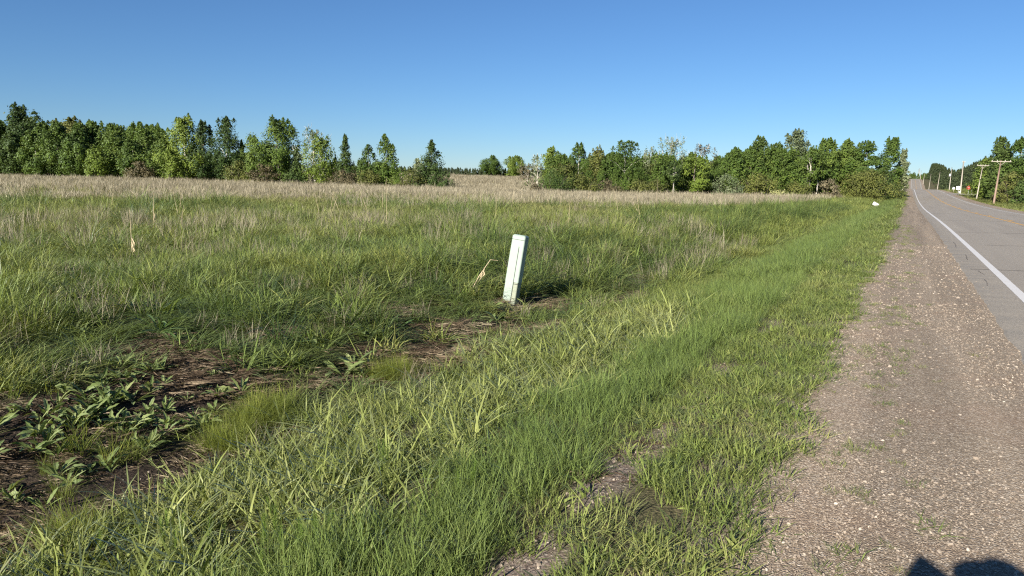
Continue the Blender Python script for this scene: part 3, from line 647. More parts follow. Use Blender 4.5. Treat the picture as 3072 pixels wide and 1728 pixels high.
def crown(seed, H, W, typ, nleaf, leaf):
    g = np.random.default_rng(seed); bf = BASEF[typ]; pr = PROFILE[typ]
    W = W * {'aspen': 1.3, 'shrub': 1.15, 'stem': 1.2}.get(typ, 1.18); nb = {'aspen': 95, 'cone': 110, 'round': 95, 'maple': 70, 'sparse': 60, 'stem': 50, 'shrub': 60, 'pine': 80}[typ]
    u = g.random(nb) ** (1.05 if typ != 'cone' else 1.25); u[:3] = [.97, .93, .9]
    ang = g.uniform(0, 2*np.pi, nb); rad = pr(u) * W / 2
    lop = 1 + .3 * np.sin(ang * 2 + g.uniform(0, 6)) + .22 * np.sin(ang * 3 + u * 7 + g.uniform(0, 6))
    q = np.sqrt(g.uniform(.12, 1, nb)) * .8; q[g.random(nb) < .12] *= 1.3; q[:3] *= .25
    B = np.stack([np.cos(ang) * rad * q * lop, np.sin(ang) * rad * q * lop, H * (bf + (1 - bf) * u * .96)], 1)
    br = W * g.uniform(.075, .16, nb) * (.55 + .6 * pr(u)); 
    if typ == 'sparse': br *= .8
    wgt = br ** 2; bi = g.choice(nb, nleaf, p=wgt / wgt.sum())
    dv = g.normal(0, 1, (nleaf, 3)); dv /= np.linalg.norm(dv, axis=1, keepdims=True)
    rr = g.random(nleaf) ** .45 * g.uniform(.7, 1.25, nleaf)
    C = B[bi] + dv * (br[bi] * rr)[:, None] * np.array([1, 1, {'maple': .55, 'aspen': 1.35, 'cone': 1.25, 'sparse': 1.3, 'stem': 1.2}.get(typ, .95)])
    if typ != 'shrub':           # leafy shoots that break the outline upwards
        ns_ = 16; pick = np.argsort(-(B[:, 2] / H + .35 * g.random(nb)))[:ns_]; k = np.where(g.random(nleaf) < (.13 if typ != 'maple' else .07))[0]
        si = g.integers(0, len(pick), len(k)); uu = g.random(len(k)) ** 1.3; ln = (.035 + .06 * g.random(ns_)) * H
        C[k] = B[pick[si]] + np.stack([g.normal(0, .035 * W, len(k)) * (1 - uu), g.normal(0, .035 * W, len(k)) * (1 - uu), br[pick[si]] * .7 + uu * ln[si]], 1)
        dv[k] = g.normal(0, 1, (len(k), 3))
    C[:, 2] *= H / np.quantile(C[:, 2], .999); C[:, 2] = np.maximum(C[:, 2], .12)
    out = C - np.array([0, 0, H * .45]); out /= np.linalg.norm(out, axis=1, keepdims=True) + 1e-6
    Nn = dv * .8 + out * .5 + np.array([0, 0, .35]) + g.normal(0, .4, (nleaf, 3))
    V, F = leaves(C, Nn, leaf, g)
    tint = np.clip(.5 + g.normal(0, .2, nb)[bi] + g.normal(0, .1, nleaf), 0, 1)
    if typ == 'shrub' : pass
    return V, F, np.repeat(tint, 4), B
def trunk_mesh(seed, H, W, typ, B):
    g = np.random.default_rng(seed + 5); mb = MB()
    def stem(x0, y0, h, r, lean):
        path = []; rad = []
        for k in range(7):
            u = k / 6; path.append((x0 + lean[0] * u * h + g.normal(0, .012 * h) * (0 < k), y0 + lean[1] * u * h + g.normal(0, .012 * h) * (0 < k), -.25 + (h + .25) * u)); rad.append(r * (1 - .85 * u) + .012)
        mb.tube(path, rad, 6); return path
    r0 = {'shrub': .035, 'sparse': .13, 'maple': .16, 'round': .2}.get(typ, .11) * (H / 10 if typ != 'shrub' else 1) ** .8
    if typ == 'shrub':
        for k in range(7):
            a = g.uniform(0, 6.28); stem(math.cos(a) * .1 * W, math.sin(a) * .1 * W, H * g.uniform(.55, .85), r0, (math.cos(a) * W / H * .3, math.sin(a) * W / H * .3))
        return mb
    p = stem(0, 0, H * .93, r0, (g.normal(0, .015), g.normal(0, .015)))
    if typ == 'stem':
        for k in range(2): stem(g.normal(0, .3), g.normal(0, .3), H * g.uniform(.7, .85), r0 * .7, (g.normal(0, .05), g.normal(0, .04)))
    order = g.permutation(len(B))[: (34 if typ == 'sparse' else 16)]
    for b in order:
        c = B[b]; hz = max(.12 * H, c[2] - .55 * math.hypot(c[0], c[1]) - .04 * H); u = min(hz / (H * .93), .97)
        i = min(int(u * 6), 5); f = u * 6 - i; a = Vector(p[i]).lerp(Vector(p[i + 1]), f); e = Vector(c)
        mid = a.lerp(e, .5) + Vector((0, 0, .04 * H)); rr = max(r0 * (1 - .85 * u) * .5, .016)
        mb.tube([a, mid, e], [rr, rr * .65, .012], 4, False)
    if typ == 'sparse':
        for k in range(70):
            c = B[g.integers(len(B))] + g.normal(0, .05 * W, 3); d = g.normal(0, .3, 3) + np.array([c[0] / W, c[1] / W, .9])
            mb.tube([c, c + d * .07 * H], [.028, .012], 3, False)
    return mb
BARK = {'white': 'bark_white', 'pale': 'bark_white', 'dark': 'bark_grey', 'mid': 'bark_white'}
TREES=[
(-109.8,154.0,13.15,6.80,'aspen','mid','slim green aspen, first from the left edge in the front row of the left wood','aspens along the front of the left wood'),
(-104.7,156.2,16.39,9.06,'aspen','dark','tallest tree of the left wood, dark-topped, near the left edge',None),
(-103.6,150.2,9.83,5.81,'aspen','dark','slim green aspen, second from the left edge in the front row of the left wood','aspens along the front of the left wood'),
(-96.4,147.1,10.13,6.09,'aspen','mid','slim green aspen, third from the left edge in the front row of the left wood','aspens along the front of the left wood'),
(-91.9,147.2,12.16,6.50,'aspen','mid','slim green aspen, fourth from the left edge in the front row of the left wood','aspens along the front of the left wood'),
(-86.3,144.4,11.04,5.98,'aspen','mid','slim green aspen, fifth from the left edge in the front row of the left wood','aspens along the front of the left wood'),
(-95.6,158.0,14.07,7.85,'round','olive','broad olive-green crown swelling above the left wood canopy',None),
(-79.4,138.7,7.04,4.75,'aspen','yel','shorter yellow-green aspen at the front edge of the left wood',None),
(-77.7,142.2,10.26,5.89,'aspen','mid','slim green aspen, sixth from the left edge in the front row of the left wood','aspens along the front of the left wood'),
(-72.5,138.6,8.48,5.36,'aspen','mid','slim green aspen, seventh from the left edge in the front row of the left wood','aspens along the front of the left wood'),
(-71.1,141.4,11.07,4.68,'aspen','mid','aspen with a thin leaning top at the right shoulder of the left wood',None),
(-66.1,137.8,8.69,4.87,'aspen','mid','slim green aspen, eighth from the left edge in the front row of the left wood','aspens along the front of the left wood'),
(-60.3,134.0,12.97,6.22,'aspen','yel','tall aspen with pale yellowish top, first of the free-standing tall pair',None),
(-56.7,133.5,11.85,4.27,'aspen','dark','tall narrow dark aspen just right of the yellowish-topped one',None),
(-62.0,132.1,6.52,3.65,'aspen','yel','low yellow-green aspen with white stem left of the tall pair',None),
(-51.4,130.4,12.38,5.62,'aspen','dark','tall dark aspen with a ragged crown, standing left of the open notch',None),
(-48.8,131.0,8.31,2.46,'cone','mid','small narrow tree in the notch left of the big bushy tree',None),
(-45.5,128.0,9.14,4.10,'aspen','mid','airy aspen leaning against the big bushy tree from the left',None),
(-41.4,128.0,12.32,8.19,'round','mid','biggest bushy tree of the left row, wide rounded crown',None),
(-37.9,127.3,6.92,4.50,'cone','dark','dark leafy tree tucked under the right side of the bushy tree',None),
(-34.9,127.7,10.52,6.20,'sparse','pale','thinly leafed greyish tree with bare twigs showing in its crown',None),
(-32.3,122.2,8.86,5.26,'aspen','yel','bright green aspen in front of the thinly leafed tree',None),
(-28.2,122.0,9.05,4.04,'cone','dark','pointed dark green tree like a spearhead in the left row',None),
(-23.6,118.0,7.24,2.87,'aspen','mid','small crooked tree with a white trunk leaning left',None),
(-20.8,118.5,8.95,5.89,'cone','mid','full cone-shaped tree, second last of the left row',None),
(-12.9,114.5,7.98,5.82,'cone','dark','cone-shaped dark tree standing alone at the end of the left row',None),
(-15.7,119.7,5.29,3.30,'aspen','pale','small pale bush-like tree peeping from behind the end tree',None),
(-48.0,127.3,4.71,5.62,'shrub','olive','brownish shrub under the open notch in the left row',None),
(-43.2,125.2,4.19,4.84,'shrub','brown','dull brown shrub left of the big bushy tree',None),
(-27.6,118.1,3.38,5.22,'shrub','brown','grey-brown thicket under the spearhead tree',None),
(-16.0,112.3,3.72,5.89,'shrub','olive','rounded olive shrub left of the end tree',None),
(-10.8,111.5,3.19,3.20,'shrub','dark','dark shrub hugging the right foot of the end tree',None),
(-69.3,134.9,4.36,5.21,'shrub','brown','reddish-brown shrub at the foot of the left wood',None),
(-22.9,115.9,3.36,4.48,'shrub','olive','olive shrub at the foot of the crooked white-trunked tree',None),
(-10.7,345.0,14.21,9.52,'round','mid','left one of two lone trees on the far field edge',None),
(0.4,345.0,14.21,9.90,'round','yel','right one of two lone trees on the far field edge',None),
(6.0,190.0,8.97,3.99,'sparse','pale','pale open tree with a thin white trunk beside the far field',None),
(4.6,230.0,7.76,5.08,'sparse','brown','grey leafless-looking small tree behind the pale open tree',None),
(6.8,126.3,7.91,5.02,'round','yel','bright yellow-green billowy tree at the left end of the right wood',None),
(10.5,119.7,8.29,4.10,'aspen','mid','tall green tree with a knobbly top left of the grey thicket',None),
(7.9,110.0,4.67,5.46,'aspen','olive','olive aspen in front of the billowy tree',None),
(13.6,120.1,7.86,4.11,'aspen','olive','olive-tinged aspen left of the star-topped tree',None),
(17.8,117.9,8.63,5.60,'aspen','mid','star-topped spreading tree in the middle of the right wood',None),
(5.6,104.2,3.47,5.47,'shrub','dark','dark green bush at the left end of the right wood',None),
(3.0,99.9,1.52,2.10,'shrub','brown','small tan shrub at the very left tip of the right wood',None),
(10.5,108.4,2.92,4.79,'shrub','olive','olive shrub beside the dark green bush',None),
(14.3,110.5,2.54,5.80,'shrub','brown','grey twiggy thicket under the star-topped tree',None),
(19.5,114.5,2.52,5.06,'shrub','olive','low olive shrub right of the grey thicket',None),
(24.6,131.4,8.47,3.92,'sparse','pale','pale thin tree rising left of the white sparse tree',None),
(28.4,132.1,10.25,5.40,'sparse','pale','whitish sparse tree rising highest in the middle of the right wood',None),
(24.1,122.3,5.93,4.32,'aspen','olive','pale olive tree below the white sparse tree',None),
(25.7,117.4,5.67,2.72,'stem','dark','small tree with a long bare white trunk at the wood front',None),
(35.4,138.1,9.42,5.03,'sparse','brown','brown-tinged sparse crown behind the bright maple',None),
(30.6,123.3,7.12,6.26,'maple','yel','bright green leafy maple with layered branches',None),
(22.6,115.9,2.58,4.48,'shrub','olive','olive shrub left of the bare white trunk',None),
(36.2,124.3,3.80,7.69,'shrub','pale','grey-green spreading shrub right of the bright maple',None),
(39.5,133.8,7.13,6.21,'aspen','mid','mid-green tree above the grey-green spreading shrub',None),
(44.8,138.6,8.87,4.59,'aspen','mid','green tree left of the dark-domed tree',None),
(45.9,136.9,10.92,5.74,'round','dark','dark-domed tree with a bare forked limb below its crown',None),
(43.0,128.5,4.24,8.37,'shrub','olive','big rounded olive shrub below the dark-domed tree',None),
(50.4,140.2,10.08,4.49,'aspen','mid','upright green tree between the dark dome and the tallest tree',None),
(55.4,144.6,12.94,7.03,'aspen','pale','tallest airy tree of the right wood',None),
(53.3,136.9,6.89,5.29,'aspen','mid','leafy tree below the tallest airy tree',None),
(56.1,137.8,9.47,4.57,'stem','mid','aspen with bare grey trunks left of the round pinkish shrub',None),
(58.0,139.6,8.55,3.55,'stem','mid','second aspen of the bare-trunked clump',None),
(62.8,146.9,11.52,6.98,'round','mid','rounded green tree right of the tallest airy tree',None),
(68.0,149.6,11.53,6.94,'round','mid','rounded green tree next but one to the tallest airy tree',None),
(71.7,148.4,11.21,7.86,'maple','mid','dense leafy tree above the wide shrub near the road',None),
(78.9,153.4,12.35,5.25,'aspen','mid','slender tall aspen near the road end of the right wood',None),
(85.7,161.0,10.44,3.02,'aspen','pale','narrow silvery aspen closest to the road',None),
(45.2,124.2,1.20,3.43,'shrub','flower','low shrub covered in cream-yellow blossom',None),
(56.1,129.2,3.36,4.71,'shrub','pink','round pinkish-brown shrub on a short stem',None),
(68.0,140.2,5.74,11.61,'shrub','olive','wide shrub overhanging the grass near the road',None),
(74.8,146.6,5.05,6.47,'shrub','dark','dark bush at the road end of the right wood',None),
(51.5,132.7,2.80,5.86,'shrub','olive','olive shrub beneath the leafy tree by the blossoming shrub',None),
(99.5,150.0,12.57,5.13,'aspen','dark','tall dark tree above the nearest utility pole right of the road',None),
(100.8,146.0,12.19,5.32,'aspen','mid','tall leafy tree cut off by the right picture edge',None),
(106.8,165.0,8.87,6.38,'aspen','mid','leafy tree between the two cross-armed utility poles',None),
(92.4,135.0,5.33,5.52,'shrub','olive','large olive shrub at the right picture edge',None),
(109.4,168.0,4.06,5.38,'shrub','olive','grey-olive shrub between the two cross-armed poles',None),
(94.8,140.0,3.57,3.86,'shrub','brown','brownish shrub right of the nearest utility pole',None),
(89.1,128.0,3.44,3.53,'shrub','dark','dark shrub by the road in the right corner of the trees',None),
]

for i, (tx, ty, ztop, W, typ, tint, label, group) in enumerate(TREES):
    zb = float(terrain(tx, ty, False)); H = ztop - zb; d = math.hypot(tx, ty)
    nl = {'shrub': 2400, 'sparse': 1100, 'stem': 1500, 'cone': 4600, 'round': 4400, 'maple': 3600}.get(typ, 3300)
    nl = int(nl * 1.3 * np.clip(W * H / 32, .8, 3.0)); lf = .00108 * min(d, 180)
    root = empty('shrub' if typ == 'shrub' else 'tree', (tx, ty, zb), 0)
    V, F, tn, B = crown(3000 + i * 13, H, W, typ, nl, lf * (.85 if typ in ('shrub', 'sparse') else 1))
    o = mesh_obj('foliage' if typ == 'shrub' else 'crown', V, F, M['leaf_' + tint], root)
    tn = np.clip(tn + np.random.default_rng(i + 900).normal(0, .2), 0, 1)
    a = o.data.attributes.new('tint', 'FLOAT', 'POINT'); a.data.foreach_set('value', tn.astype(np.float32))
    bark = 'bark_dark' if typ == 'shrub' else ('bark_white' if typ in ('stem', 'sparse') or (typ == 'aspen' and i % 3 == 0) else 'bark_grey')
    trunk_mesh(3000 + i * 13, H, W, typ, B).build('stems' if typ == 'shrub' else 'trunk', M[bark], root, True)
    tag(root, label, 'shrub' if typ == 'shrub' else 'tree', group or ('shrubs at the field edge' if typ == 'shrub' else 'trees at the field edge'))

# woods behind the front rows: each reads as one mass
def tree_src(kind, n, H, W, typ, tint, nl, leaf):
    m, nt = newmat('wood_' + kind); at = N(nt, 'ShaderNodeAttribute', attribute_type='GEOMETRY', attribute_name='tint')
    for k in range(n):
        V, F, tn, B = crown(7000 + k * 31 + len(kind) * 7, H, W, typ, nl, leaf)
        mb = trunk_mesh(7000 + k * 31, H, W, typ, B)
        o = mesh_obj('%s_%02d' % (kind, k), np.concatenate([V, np.array(mb.V)]), [tuple(f) for f in F] + [tuple(i + len(V) for i in f) for f in mb.F], M['leaf_' + tint], link=False)
        o.data.materials.append(M['bark_grey']); mi = np.zeros(len(o.data.polygons), np.int32); mi[len(F):] = 1; o.data.polygons.foreach_set('material_index', mi)
        a = o.data.attributes.new('tint', 'FLOAT', 'POINT'); a.data.foreach_set('value', np.concatenate([tn, np.full(len(mb.V), .5)]).astype(np.float32))
        SRC.setdefault(kind, []).append(o)
tree_src('wood', 6, 12, 5.2, 'aspen', 'mid', 4600, .22)
tree_src('pinewood', 4, 10, 5, 'pine', 'pine', 2200, .26)
def wood(name, kind, boxes, label, seed):
    g = np.random.default_rng(seed); P = []; S = []
    for (x0, y0, x1, y1, depth, n, h0, h1) in boxes:      # a band along a line, 'depth' metres deep away from the camera
        u = g.random(n); v = g.random(n); bx, by = x0 + (x1 - x0) * u, y0 + (y1 - y0) * u; d = np.hypot(bx, by)
        bx, by = bx + bx / d * v * depth, by + by / d * v * depth
        P.append(np.stack([bx, by, terrain(bx, by, False)], 1)); S.append((h0 + (h1 - h0) * u) * g.uniform(.82, 1.03, n))
    P = np.concatenate(P); S = np.concatenate(S) / (12 if kind == 'wood' else 10)
    scatter(name, kind, P, S, np.full(len(P), .5), label, 'wood', .03, seed)
wood('left_wood', 'wood', [(-160, 152, -72, 152, 42, 210, 15, 12.5), (-74, 146, -22, 130, 16, 44, 7.5, 5), (-112, 151, -66, 146, 6, 60, 7, 6), (-66, 143, -19, 121, 5, 50, 4.5, 3.5)], 'dense wood behind the front trees on the left', 201)
wood('right_wood', 'wood', [(6, 112, 40, 126, 40, 80, 7, 8), (36, 126, 72, 152, 45, 120, 9, 10), (5, 108, 28, 120, 6, 30, 4, 4.5), (28, 122, 70, 152, 6, 60, 5, 5)], 'green wood behind the front trees on the right', 202)
wood('far_tree_line', 'pinewood', [(-90, 350, 40, 350, 30, 480, 5, 5)], 'dark low line of trees at the far end of the field', 203)
wood('roadside_pine_wood', 'pinewood', [(147.8, 217.9, 290.0, 479.8, 26, 150, 12.5, 15), (290.0, 479.8, 496.3, 868.4, 60, 140, 16, 18)], 'dark pine wood behind the poles right of the road', 204)
wood('far_hill_wood', 'wood', [(448.1, 951.5, 601.3, 982.1, 200, 120, 10, 10)], 'bluish wood on the far hill where the road ends', 205)
wood('right_roadside_wood', 'wood', [(100.7, 133.1, 162.1, 242.0, 14, 46, 8.5, 11)], 'leafy wood right of the road behind the nearest poles', 206)

# ------------------------------------------------------------------ telecom pedestal in the ditch bank
def rbox(w0, d0, w1, d1, z0, z1, r=.02, n=3, cap=True):
    """tapered box with rounded vertical corners"""
    rings = []
    for w_, d_, z in ((w0, d0, z0), (w1, d1, z1)):
        ring = []
        for cx, cy, a0 in ((w_/2 - r, d_/2 - r, 0), (-w_/2 + r, d_/2 - r, 90), (-w_/2 + r, -d_/2 + r, 180), (w_/2 - r, -d_/2 + r, 270)):
            for k in range(n + 1):
                a = R(a0 + 90 * k / n); ring.append((cx + r * math.cos(a), cy + r * math.sin(a), z))
        rings.append(ring)
    m = len(rings[0]); V = rings[0] + rings[1]; F = [(k, (k+1) % m, m + (k+1) % m, m + k) for k in range(m)]
    if cap: F += [tuple(range(m))[::-1], tuple(range(m, 2*m))]
    return V, F
px, py = -.04, 12.05; pz = float(terrain(px, py)) 
ped = empty('utility_pedestal', (px, py, pz - .06))
ped.scale = (1.14, 1.14, 1.08); ped.rotation_euler = (Matrix.Rotation(R(8.2), 3, 'Y') @ Matrix.Rotation(R(-2), 3, 'X') @ Matrix.Rotation(R(-19), 3, 'Z')).to_euler()
tag(ped, 'pale green plastic utility pedestal leaning right beside the ditch', 'pedestal')
Hh = 1.16
mb = MB(); mb.add(*rbox(.205, .185, .20, .18, -.15, .42, .018)); lower = mb.build('base', M['stained_plastic'], ped, False)
mb = MB(); mb.add(*rbox(.211, .191, .206, .186, .424, Hh - .075, .02)); mb.build('cover', M['pale_green_plastic'], ped)
mb = MB(); mb.add(*rbox(.206, .186, .206, .186, Hh - .071, Hh - .02, .02)); mb.add(*rbox(.206, .186, .17, .15, Hh - .02, Hh, .02)); mb.build('cap', M['pale_green_plastic'], ped)
# front panel stands 4 mm proud on the left of the long seam
mb = MB(); mb.box((-.035, -.0935, .50), (.118, .012, 1.12 - .13)); door = mb.build('door_panel', M['pale_green_plastic'], ped)
mb = MB(); mb.box((.0275, -.0958, .49), (.008, .006, .97)); mb.box((.064, -.0945, .40), (.065, .004, .009)); mb.box((0, -.0945, Hh - .073), (.19, .003, .006)); mb.build('seam', M['seam_dark'], ped)
mb = MB(); mb.disc((-.015, -.0993, .40), (0, -1, 0), .011, .007, 12); mb.build('lock', M['galvanised'], door)
mb = MB(); mb.disc((.008, -.0993, .47), (0, -1, 0), .006, .005, 8); mb.build('screw', M['galvanised'], door)

# ------------------------------------------------------------------ dead reeds and stalks standing on their own
def reed(x, y, h, n, label, lean=(.0, .0), spread=.04, bent=False, group=None):
    g = np.random.default_rng(int(abs(x * 100 + y * 10))); z = float(terrain(x, y))
    root = empty('dry_reed', (x, y, z)); stalk = MB(); lv = MB()
    L = Vector((lean[0], lean[1], 1)); L.normalize()
    if bent:
        tip = L * h; stalk.tube([(0, 0, -.05), L * h * .5 + Vector((0, 0, .02)), tip, tip + Vector((.13, 0, -.01))], [.008, .007, .005, .002], 5)
    else: stalk.tube([(0, 0, -.05), L * h * .5, L * h], [.006, .005, .0025], 5)
    stalk.build('stalk', M['reed_tan'], root)
    for k in range(n):
        u = g.uniform(.15, .55) * (1 if not bent else 1.6); a = L * (h * u); l_ = g.uniform(.12, .3) * min(h, 1.0); d = (-L + Vector((g.normal(.08, spread * 3), g.normal(0, spread * 3), -.25))).normalized()
        w_ = g.uniform(.004, .008); e = a + d * l_; s_ = Vector((w_, 0, 0)); m_ = a.lerp(e, .5) + Vector((g.normal(.02, .02), 0, 0))
        lv.add([a - s_ * .4, a + s_ * .4, m_ + s_, m_ - s_, e], [(0, 1, 2, 3), (3, 2, 4)])
    if n: lv.build('dry_leaves', M['reed_tan'], root)
    return tag(root, label, 'reed', group)
reed(-7.3, 13.75, 1.05, 16, 'dry tan reed with drooping dead leaves standing in the left foreground grass', (.0, 0), .03)
reed(-.75, 12.0, .72, 6, 'bent dead stalk with straw leaves left of the leaning pedestal', (.62, 0), .03, True)
reed(-4.35, 24.8, 1.75, 0, 'tall thin pale stick standing upright in the mid field left of centre', (.0, 0))
reed(-10.98, 22.0, 1.15, 3, 'pair-like pale stalk beyond the dry reed', (.05, 0))
reed(-10.0, 21.6, .8, 2, 'short pale stalk right of the pale stalk beyond the dry reed', (.2, 0))
reed(12.2, 62.0, 2.6, 0, 'pale stem standing before the tan grass right of centre', (.02, 0))
gq = np.random.default_rng(8)
for k in range(34):
    d = gq.uniform(24, 62); a = R(gq.uniform(-35, 20)); x, y = d * math.sin(a), d * math.cos(a)
    if st(x, y)[0] > -9: continue
    reed(x, y, gq.uniform(.7, 1.15) * (1 + d / 90), int(gq.integers(0, 3)), 'pale broken dead stalk in the field grass, ' + ('near ' if d < 36 else 'middle ' if d < 50 else 'far ') + ('left' if a < R(-20) else 'left of centre' if a < R(-5) else 'centre' if a < R(8) else 'right of centre'), (gq.normal(0, .22), 0), .04, False, 'pale dead stalks scattered over the field')

# ------------------------------------------------------------------ broad-leaved weeds, a fern-like plant, horsetails
def leaf_shape(name, L, W, lobes, curl, seed, mat):
    g = np.random.default_rng(seed); n = 9; V = []; F = []
    for i in range(n + 1):
        u = i / n; w_ = W / 2 * (math.sin(math.pi * min(1, u * .93 + .05)) ** .75) * (.35 + .75 * min(1, u * 1.6)) * (1 + lobes * (1 if i % 2 else -1) * (.2 < u < .9))
        if u < .16: w_ = W * .05
        x = L * (u * math.cos(curl * u * .5)); z = L * (u * .75 - curl * u * u * .55)
        V += [(x, -w_, z + w_ * .35), (x, 0, z), (x, w_, z + w_ * .35)]
        if i:
            b = 3 * (i - 1); F += [(b, b+1, b+4, b+3), (b+1, b+2, b+5, b+4)]
    return mesh_obj(name, np.array(V), F, mat, link=False).data
LV = [leaf_shape('leaf', .19 + .02 * k, .036 + .005 * k, .2, .25 + .2 * k, k, M['weed']) for k in range(5)]
def weed(x, y, n, s, label, group, meshes=None, steep=(.5, 1.15), cat='weed', name='broadleaf_weed'):
    g = np.random.default_rng(int(abs(x * 1000 + y * 77))); z = float(terrain(x, y)); root = empty(name, (x, y, z), g.uniform(0, 6))
    for k in range(n):
        o = bpy.data.objects.new('leaf', (meshes or LV)[g.integers(len(meshes or LV))]); COL.objects.link(o); o.parent = root
        o.rotation_euler = (g.normal(0, .4), -g.uniform(*steep) + .6, k * 2.4 + g.normal(0, .3)); q = s * g.uniform(.6, 1.15); o.scale = (q, q, q); o.location = (0, 0, g.uniform(0, .03)); o['tint'] = float(g.uniform(0, 1))
    return tag(root, label, cat, group)
gw = np.random.default_rng(21)
GW = 'broad-leaved weeds on the dark ditch soil'
WC = [(-5.85, 3.85, 16, .4, 'in the thick patch below the brown dead-grass mat'), (-5.9, 3.05, 14, .4, 'in the patch at the left picture edge, half-way down the soil'), (-5.6, 4.2, 14, .35, 'at the top right of the dark soil, next to the sedge'), (-6.15, 3.5, 12, .4, 'at the back of the soil near the left edge'),
      (-5.6, 2.75, 12, .4, 'low at the left picture edge'), (-5.25, 3.65, 14, .3, 'in the middle of the dark soil'), (-5.3, 2.8, 10, .35, 'on the lower left bare earth'), (-6.5, 3.9, 5, .3, 'under the tall grass at far left'), (-5.0, 3.2, 5, .3, 'alone at the front of the bare earth'), (-5.75, 3.5, 12, .3, 'in the heart of the leafy patch')]
for (a, b, n, spr, where) in WC:
    for k in range(n):
        x, y = xy(a + gw.normal(0, spr * .85), b + gw.normal(0, spr * 1.0)); weed(x, y, int(gw.integers(6, 12)), gw.uniform(.42, .9), 'toothed grey-green weed ' + where, GW)
for (a, b, where) in [(-5.3, 5.9, 'nearest the sedge fringe'), (-5.4, 6.2, 'rear one of three behind the sedge fringe'), (-5.15, 6.05, 'rightmost of three behind the sedge fringe'), (-6.1, 6.2, 'on the bank above the sedge'), (-5.3, 9.3, 'below and left of the pedestal'), (-5.7, 9.9, 'close to the foot of the pedestal'), (-5.9, 7.0, 'half-way between sedge and mound')]:
    x, y = xy(a, b); weed(x, y, 14, 1.15, 'leafy green weed in the ditch grass ' + where, 'leafy weeds among the ditch grass', None, (.2, .9))
FL = [leaf_shape('leaf', .34 + .03 * k, .03, .05, .7 + .2 * k, 40 + k, M['fern']) for k in range(3)]
weed(-3.97, 7.95, 26, 1.15, 'dark feathery plant with arching leaves above the brown mat at left', None, FL, (.1, 1.0), 'plant', 'arching_plant')
weed(-1.54, 9.6, 22, .9, 'dark low leafy plant on the small mound left of the pedestal', None, FL, (.1, 1.0), 'plant', 'arching_plant')
weed(-4.7, 7.6, 16, 1.1, 'yellowish leafy plant left of the dark feathery plant', None, LV, (.1, .9), 'plant', 'arching_plant')
# horsetails
def horsetail(x, y, h, label, group):
    g = np.random.default_rng(int(abs(x * 991 + y * 313))); z = float(terrain(x, y)); root = empty('horsetail', (x, y, z)); st_ = MB(); V = []; F = []
    ln = (g.normal(0, .08), g.normal(0, .08)); st_.tube([(0, 0, -.02), (ln[0] * h, ln[1] * h, h)], [.003, .0015], 4, False)
    for q in range(15):
        u = .12 + .86 * q / 15; r = .055 * (1 - .55 * u) * h / .25
        for k in range(9):
            a = g.uniform(0, 6.28); c = np.array([ln[0] * h * u, ln[1] * h * u, h * u]); e = c + np.array([math.cos(a) * r, math.sin(a) * r, r * g.uniform(.7, 1.4)]); t_ = np.array([-math.sin(a), math.cos(a), 0]) * .0012
            b = len(V); V += [c - t_, c + t_, e]; F.append((b, b + 1, b + 2))
    o1 = st_.build('stem', M['horsetail'], root); o2 = mesh_obj('whorls', np.array(V), F, M['horsetail'], root); o1['tint'] = .3; o2['tint'] = float(g.uniform(0, 1))
    tag(root, label, 'horsetail', group)
gh = np.random.default_rng(31)
for (a, b, n, where) in [(-2.91, 2.58, 5, 'left of the bottom centre'), (-2.54, 2.67, 5, 'at the bottom centre'), (-3.58, 2.4, 4, 'farthest left along the bottom'), (-3.24, 2.48, 4, 'second tuft from the left along the bottom'), (-2.96, 3.74, 4, 'up the slope among broad blades'), (-2.6, 2.4, 4, 'touching the lower picture edge'), (-2.2, 3.5, 3, 'near the taller verge grass')]:
    for k in range(n):
        x, y = xy(a + gh.normal(0, .08), b + gh.normal(0, .1)); horsetail(x, y, gh.uniform(.15, .25), 'feathery bright green horsetail shoot ' + where, 'horsetails at the bottom of the verge')

# ------------------------------------------------------------------ white panel lying in the grass, mailbox
x, y = xy(-3.7, 108); z = float(terrain(x, y, False))
pn = empty('fallen_panel', (x, y, z + .62)); pn.scale = (.68, .68, .68); pn.rotation_euler = (R(-12), R(27), R(-20)); tag(pn, 'white metal panel lying tilted in the roadside grass at right', 'panel')
mb = MB(); mb.box((0, 0, 0), (1.05, .10, .62)); mb.build('sheet', M['sign_white'], pn)
mb = MB(); mb.box((.536, 0, 0), (.02, .11, .63)); mb.build('rim', M['sign_back'], pn)
for q in ((-.33, .08), (.33, -.1)):
    mb = MB(); mb.disc((q[0], -.052, q[1]), (0, -1, 0), .055, .006, 10); mb.build('bolt_hole', M['black'], pn)
mb = MB(); mb.box((-.1, .02, -.32), (.06, .06, .3)); mb.build('leg', M['sign_back'], pn)
def mailbox(s, t, label, k=1.0):
    x, y = xy(s, t); z = float(terrain(x, y, False)); r = empty('mailbox', (x, y, z), R(-28))
    mb = MB(); V = []; n = 10
    prof = [(-.14, 0), (.14, 0), (.14, .16)] + [(.14 * math.cos(a), .16 + .14 * math.sin(a)) for a in np.linspace(0, math.pi, n)[1:]]
    prof = [(p[0] * k * 1.6, p[1] * k * 1.6) for p in prof]; m_ = len(prof); V = [(p[0], -.3 * k, 1.05 + p[1]) for p in prof] + [(p[0], .3 * k, 1.05 + p[1]) for p in prof]
    mb.add(V, [tuple(range(m_))[::-1], tuple(range(m_, 2 * m_))] + [(i, (i+1) % m_, m_ + (i+1) % m_, m_ + i) for i in range(m_)]); mb.build('box', M['sign_white'], r)
    mb = MB(); mb.box((0, 0, .5), (.1, .1, 1.1)); mb.build('post', M['pole_wood'], r)
    mb = MB(); mb.box((.25 * k, 0, 1.35), (.02, .05, .18)); mb.build('flag', M['sign_red'], r)
    return tag(r, label, 'mailbox')
